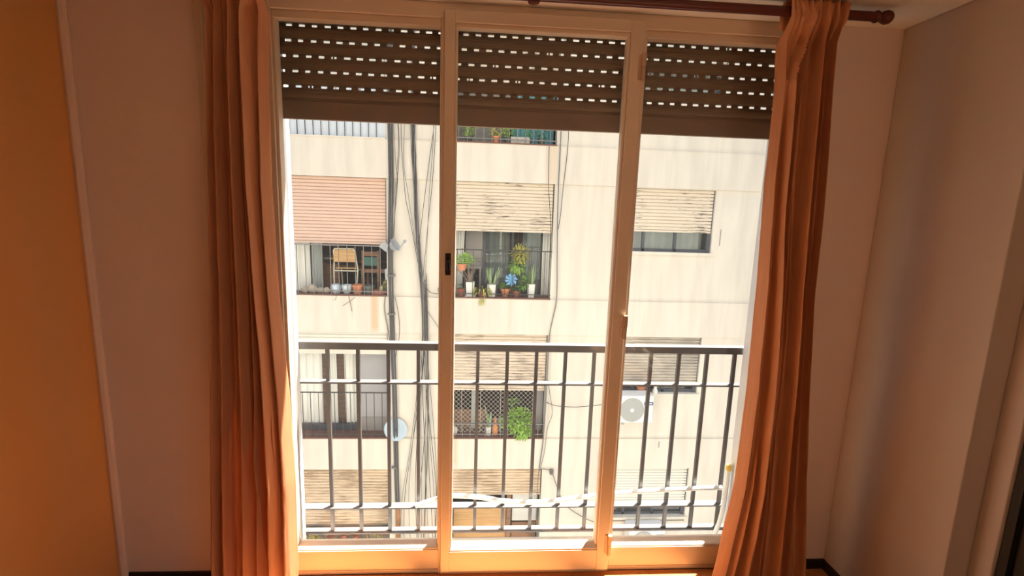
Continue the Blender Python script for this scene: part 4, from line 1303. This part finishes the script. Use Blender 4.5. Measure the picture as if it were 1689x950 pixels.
for k in range(8):
    a = 2 * math.pi * k / 8
    ce = Vector((0.555, 6.62, 0.475))
    d = Vector((math.cos(a), -.15, math.sin(a))); e = Vector((math.cos(a + .6), -.0, math.sin(a + .6)))
    pw_.add([ce, ce + d * .125, ce + e * .10, ce + (d + e) * .03 + Vector((0, .03, 0))], [(0, 1, 2), (0, 2, 3)])
obj('vane', pw_, 'blue_petal', t)
obj('stick', MB().tube([(.56, 6.64, SZ), (.555, 6.63, .475)], .006, 5), 'wood_mid', t)
obj('armchair', MB().tube([(-.26, 7.0, .70), (-.1, 7.0, .78), (.0, 7.0, .78)], .02, 6).box(-.27, .0, 6.99, 7.3, .62, .66).box(-.25, -.22, 7.0, 7.03, SZ - .022, .62).box(-.03, .0, 7.0, 7.03, SZ - .022, .62), 'room_mid',
    loc=(-.13, 7.1, SZ - .022), label='grey metal armchair inside the middle balcony', cat='chair')

# middle balcony, second floor
SZ2 = F2[0] + .022
p = (0.215, 6.70, SZ2)
t = plant('snake_plant', p, 'single tall snake plant leaf in a slim white pot behind the net', sq(p, .10, .17), 'white_pot',
          MB().blade((p[0], p[1], SZ2 + .15), (-.16, 0, 1), .55, .10, .12).blade((p[0] + .02, p[1], SZ2 + .15), (.06, 0, 1), .34, .06, .1).blade((p[0] - .01, p[1] + .02, SZ2 + .15), (0, .1, 1), .28, .05, .1), 'snake')
obj('vase', MB().lathe([(0, 0), (.04, 0), (.055, .05), (.06, .14), (.045, .20), (.022, .25), (.018, .32), (.024, .34), (.018, .34), (0, .33)], (0.345, 6.70, SZ2), 14), 'orange_vase', loc=(.345, 6.7, SZ2), smooth=True,
    label='orange glazed bottle vase behind the safety net', cat='vase')
p = (0.80, 6.66, SZ2)
t = plant('leafy_bush', p, 'large bright green leafy bush on the netted balcony', round_pot(MB(), (0.80, 6.72, SZ2), .10, .14), 'grey_pot',
          foliage((0.80, 6.62, SZ2 + .32), (.24, .10, .28), 260, .10, .06, random.Random(31)), 'leaf_bright', cat='bush')
obj('low_foliage', foliage((0.86, 6.58, SZ2 + .10), (.16, .06, .12), 90, .10, .06, random.Random(32)), 'leaf_bright', t)
obj('sprig', foliage((0.68, 6.66, SZ2 + .70), (.12, .05, .05), 24, .08, .035, random.Random(33)), 'leaf', t)
p = (0.53, 6.68, SZ2)
plant('potted_plant', p, 'small light green plant left of the large leafy bush', round_pot(MB(), p, .07, .12), 'grey_pot', foliage((0.51, 6.68, SZ2 + .25), (.08, .05, .10), 40, .09, .05, random.Random(34)), 'leaf_bright')
obj('white_sack', MB().ball((-0.44, 6.70, SZ2 + .085), .065, .06, .09, 9, .12), 'white_pot', loc=(-.44, 6.7, SZ2), smooth=True, label='crumpled white bag at the left end of the netted balcony', cat='bag')

# middle balcony, fourth floor
SZ4 = F4[0] + .022
for (x, m_, lab, s) in ((-0.26, 'leaf_bright', 'tall bright green plant at the left of the top balcony', 41), (0.22, 'leaf_yellow', 'yellowish leafy plant above the pink pot', 42), (0.42, 'leaf_bright', 'dense bright green plant near the top balcony centre', 43), (0.78, 'leaf', 'thin green plant growing from the striped basket', 44), (1.02, 'leaf_dark', 'sparse dark plant before the teal boards', 45)):
    p = (x, 6.74, SZ4)
    plant('potted_plant', p, lab, round_pot(MB(), p, .07, .11), 'grey_pot', foliage((x, 6.74, SZ4 + .32), (.13, .07, .24), 90 if s < 44 else 36, .10, .035, random.Random(s)), m_)
p = (0.215, 6.66, SZ4)
obj('flower_pot', round_pot(MB(), p, .07, .11), 'terracotta', loc=p, smooth=True, label='pinkish terracotta pot on the top middle balcony', cat='pot')
bs = MB()
for k in range(12):
    a = .48 + k * .027
    bs.box(a, a + .020, 6.635, 6.645, SZ4, SZ4 + .115)
bs.box(.475, .81, 6.645, 6.70, SZ4, SZ4 + .10)
obj('basket', bs, 'basket', loc=(.64, 6.67, SZ4), label='long pale slatted basket on the top middle balcony', cat='basket')

# right window, second floor sill
zr = F2[0] + .93 + .06
obj('flower_pot', round_pot(MB(), (3.14, 6.615, zr - .056), .08, .13), 'terracotta', loc=(3.14, 6.615, zr - .056), smooth=True, label='terracotta pot on the sill above the air conditioner', cat='pot')
t = thing('figurine', (3.42, 6.605, zr - .056), 'small white figurine on the right window sill', 'figurine')
obj('body', MB().lathe([(0, 0), (.05, 0), (.055, .05), (.03, .10), (.034, .13), (.015, .17), (0, .18)], (3.42, 6.605, zr - .056), 10), 'white_pot', t, smooth=True)

# lowest left balcony
SZ1 = F1[0] + .022
for i, (x, h, lab) in enumerate(((-2.86, .56, 'tall red-brown vase on the lowest left balcony, leftmost'), (-2.60, .60, 'tall red-brown vase in the middle of the lowest left balcony'), (-2.38, .58, 'tall red-brown vase right of the other two on the lowest balcony'))):
    obj('vase', MB().lathe([(0, 0), (.05, 0), (.085, h * .4), (.08, h * .75), (.055, h * .92), (.07, h), (.06, h), (0, h - .03)], (x, 6.74, SZ1), 14), 'dark_terracotta', loc=(x, 6.74, SZ1), smooth=True, label=lab, cat='vase', group='red-brown vases on the lowest left balcony')
p = (-3.2, 6.72, SZ1)
plant('potted_plant', p, 'yellow-green bush at the left of the lowest left balcony', round_pot(MB(), p, .12, .2), 'grey_pot', foliage((p[0], p[1], SZ1 + .42), (.22, .08, .22), 130, .09, .04, random.Random(51)), 'leaf_yellow')
p = (-2.0, 6.72, SZ1)
plant('potted_plant', p, 'yellow-green bush at the right of the lowest left balcony', round_pot(MB(), p, .12, .2), 'grey_pot', foliage((p[0], p[1], SZ1 + .38), (.26, .08, .2), 130, .09, .04, random.Random(52)), 'leaf_yellow')
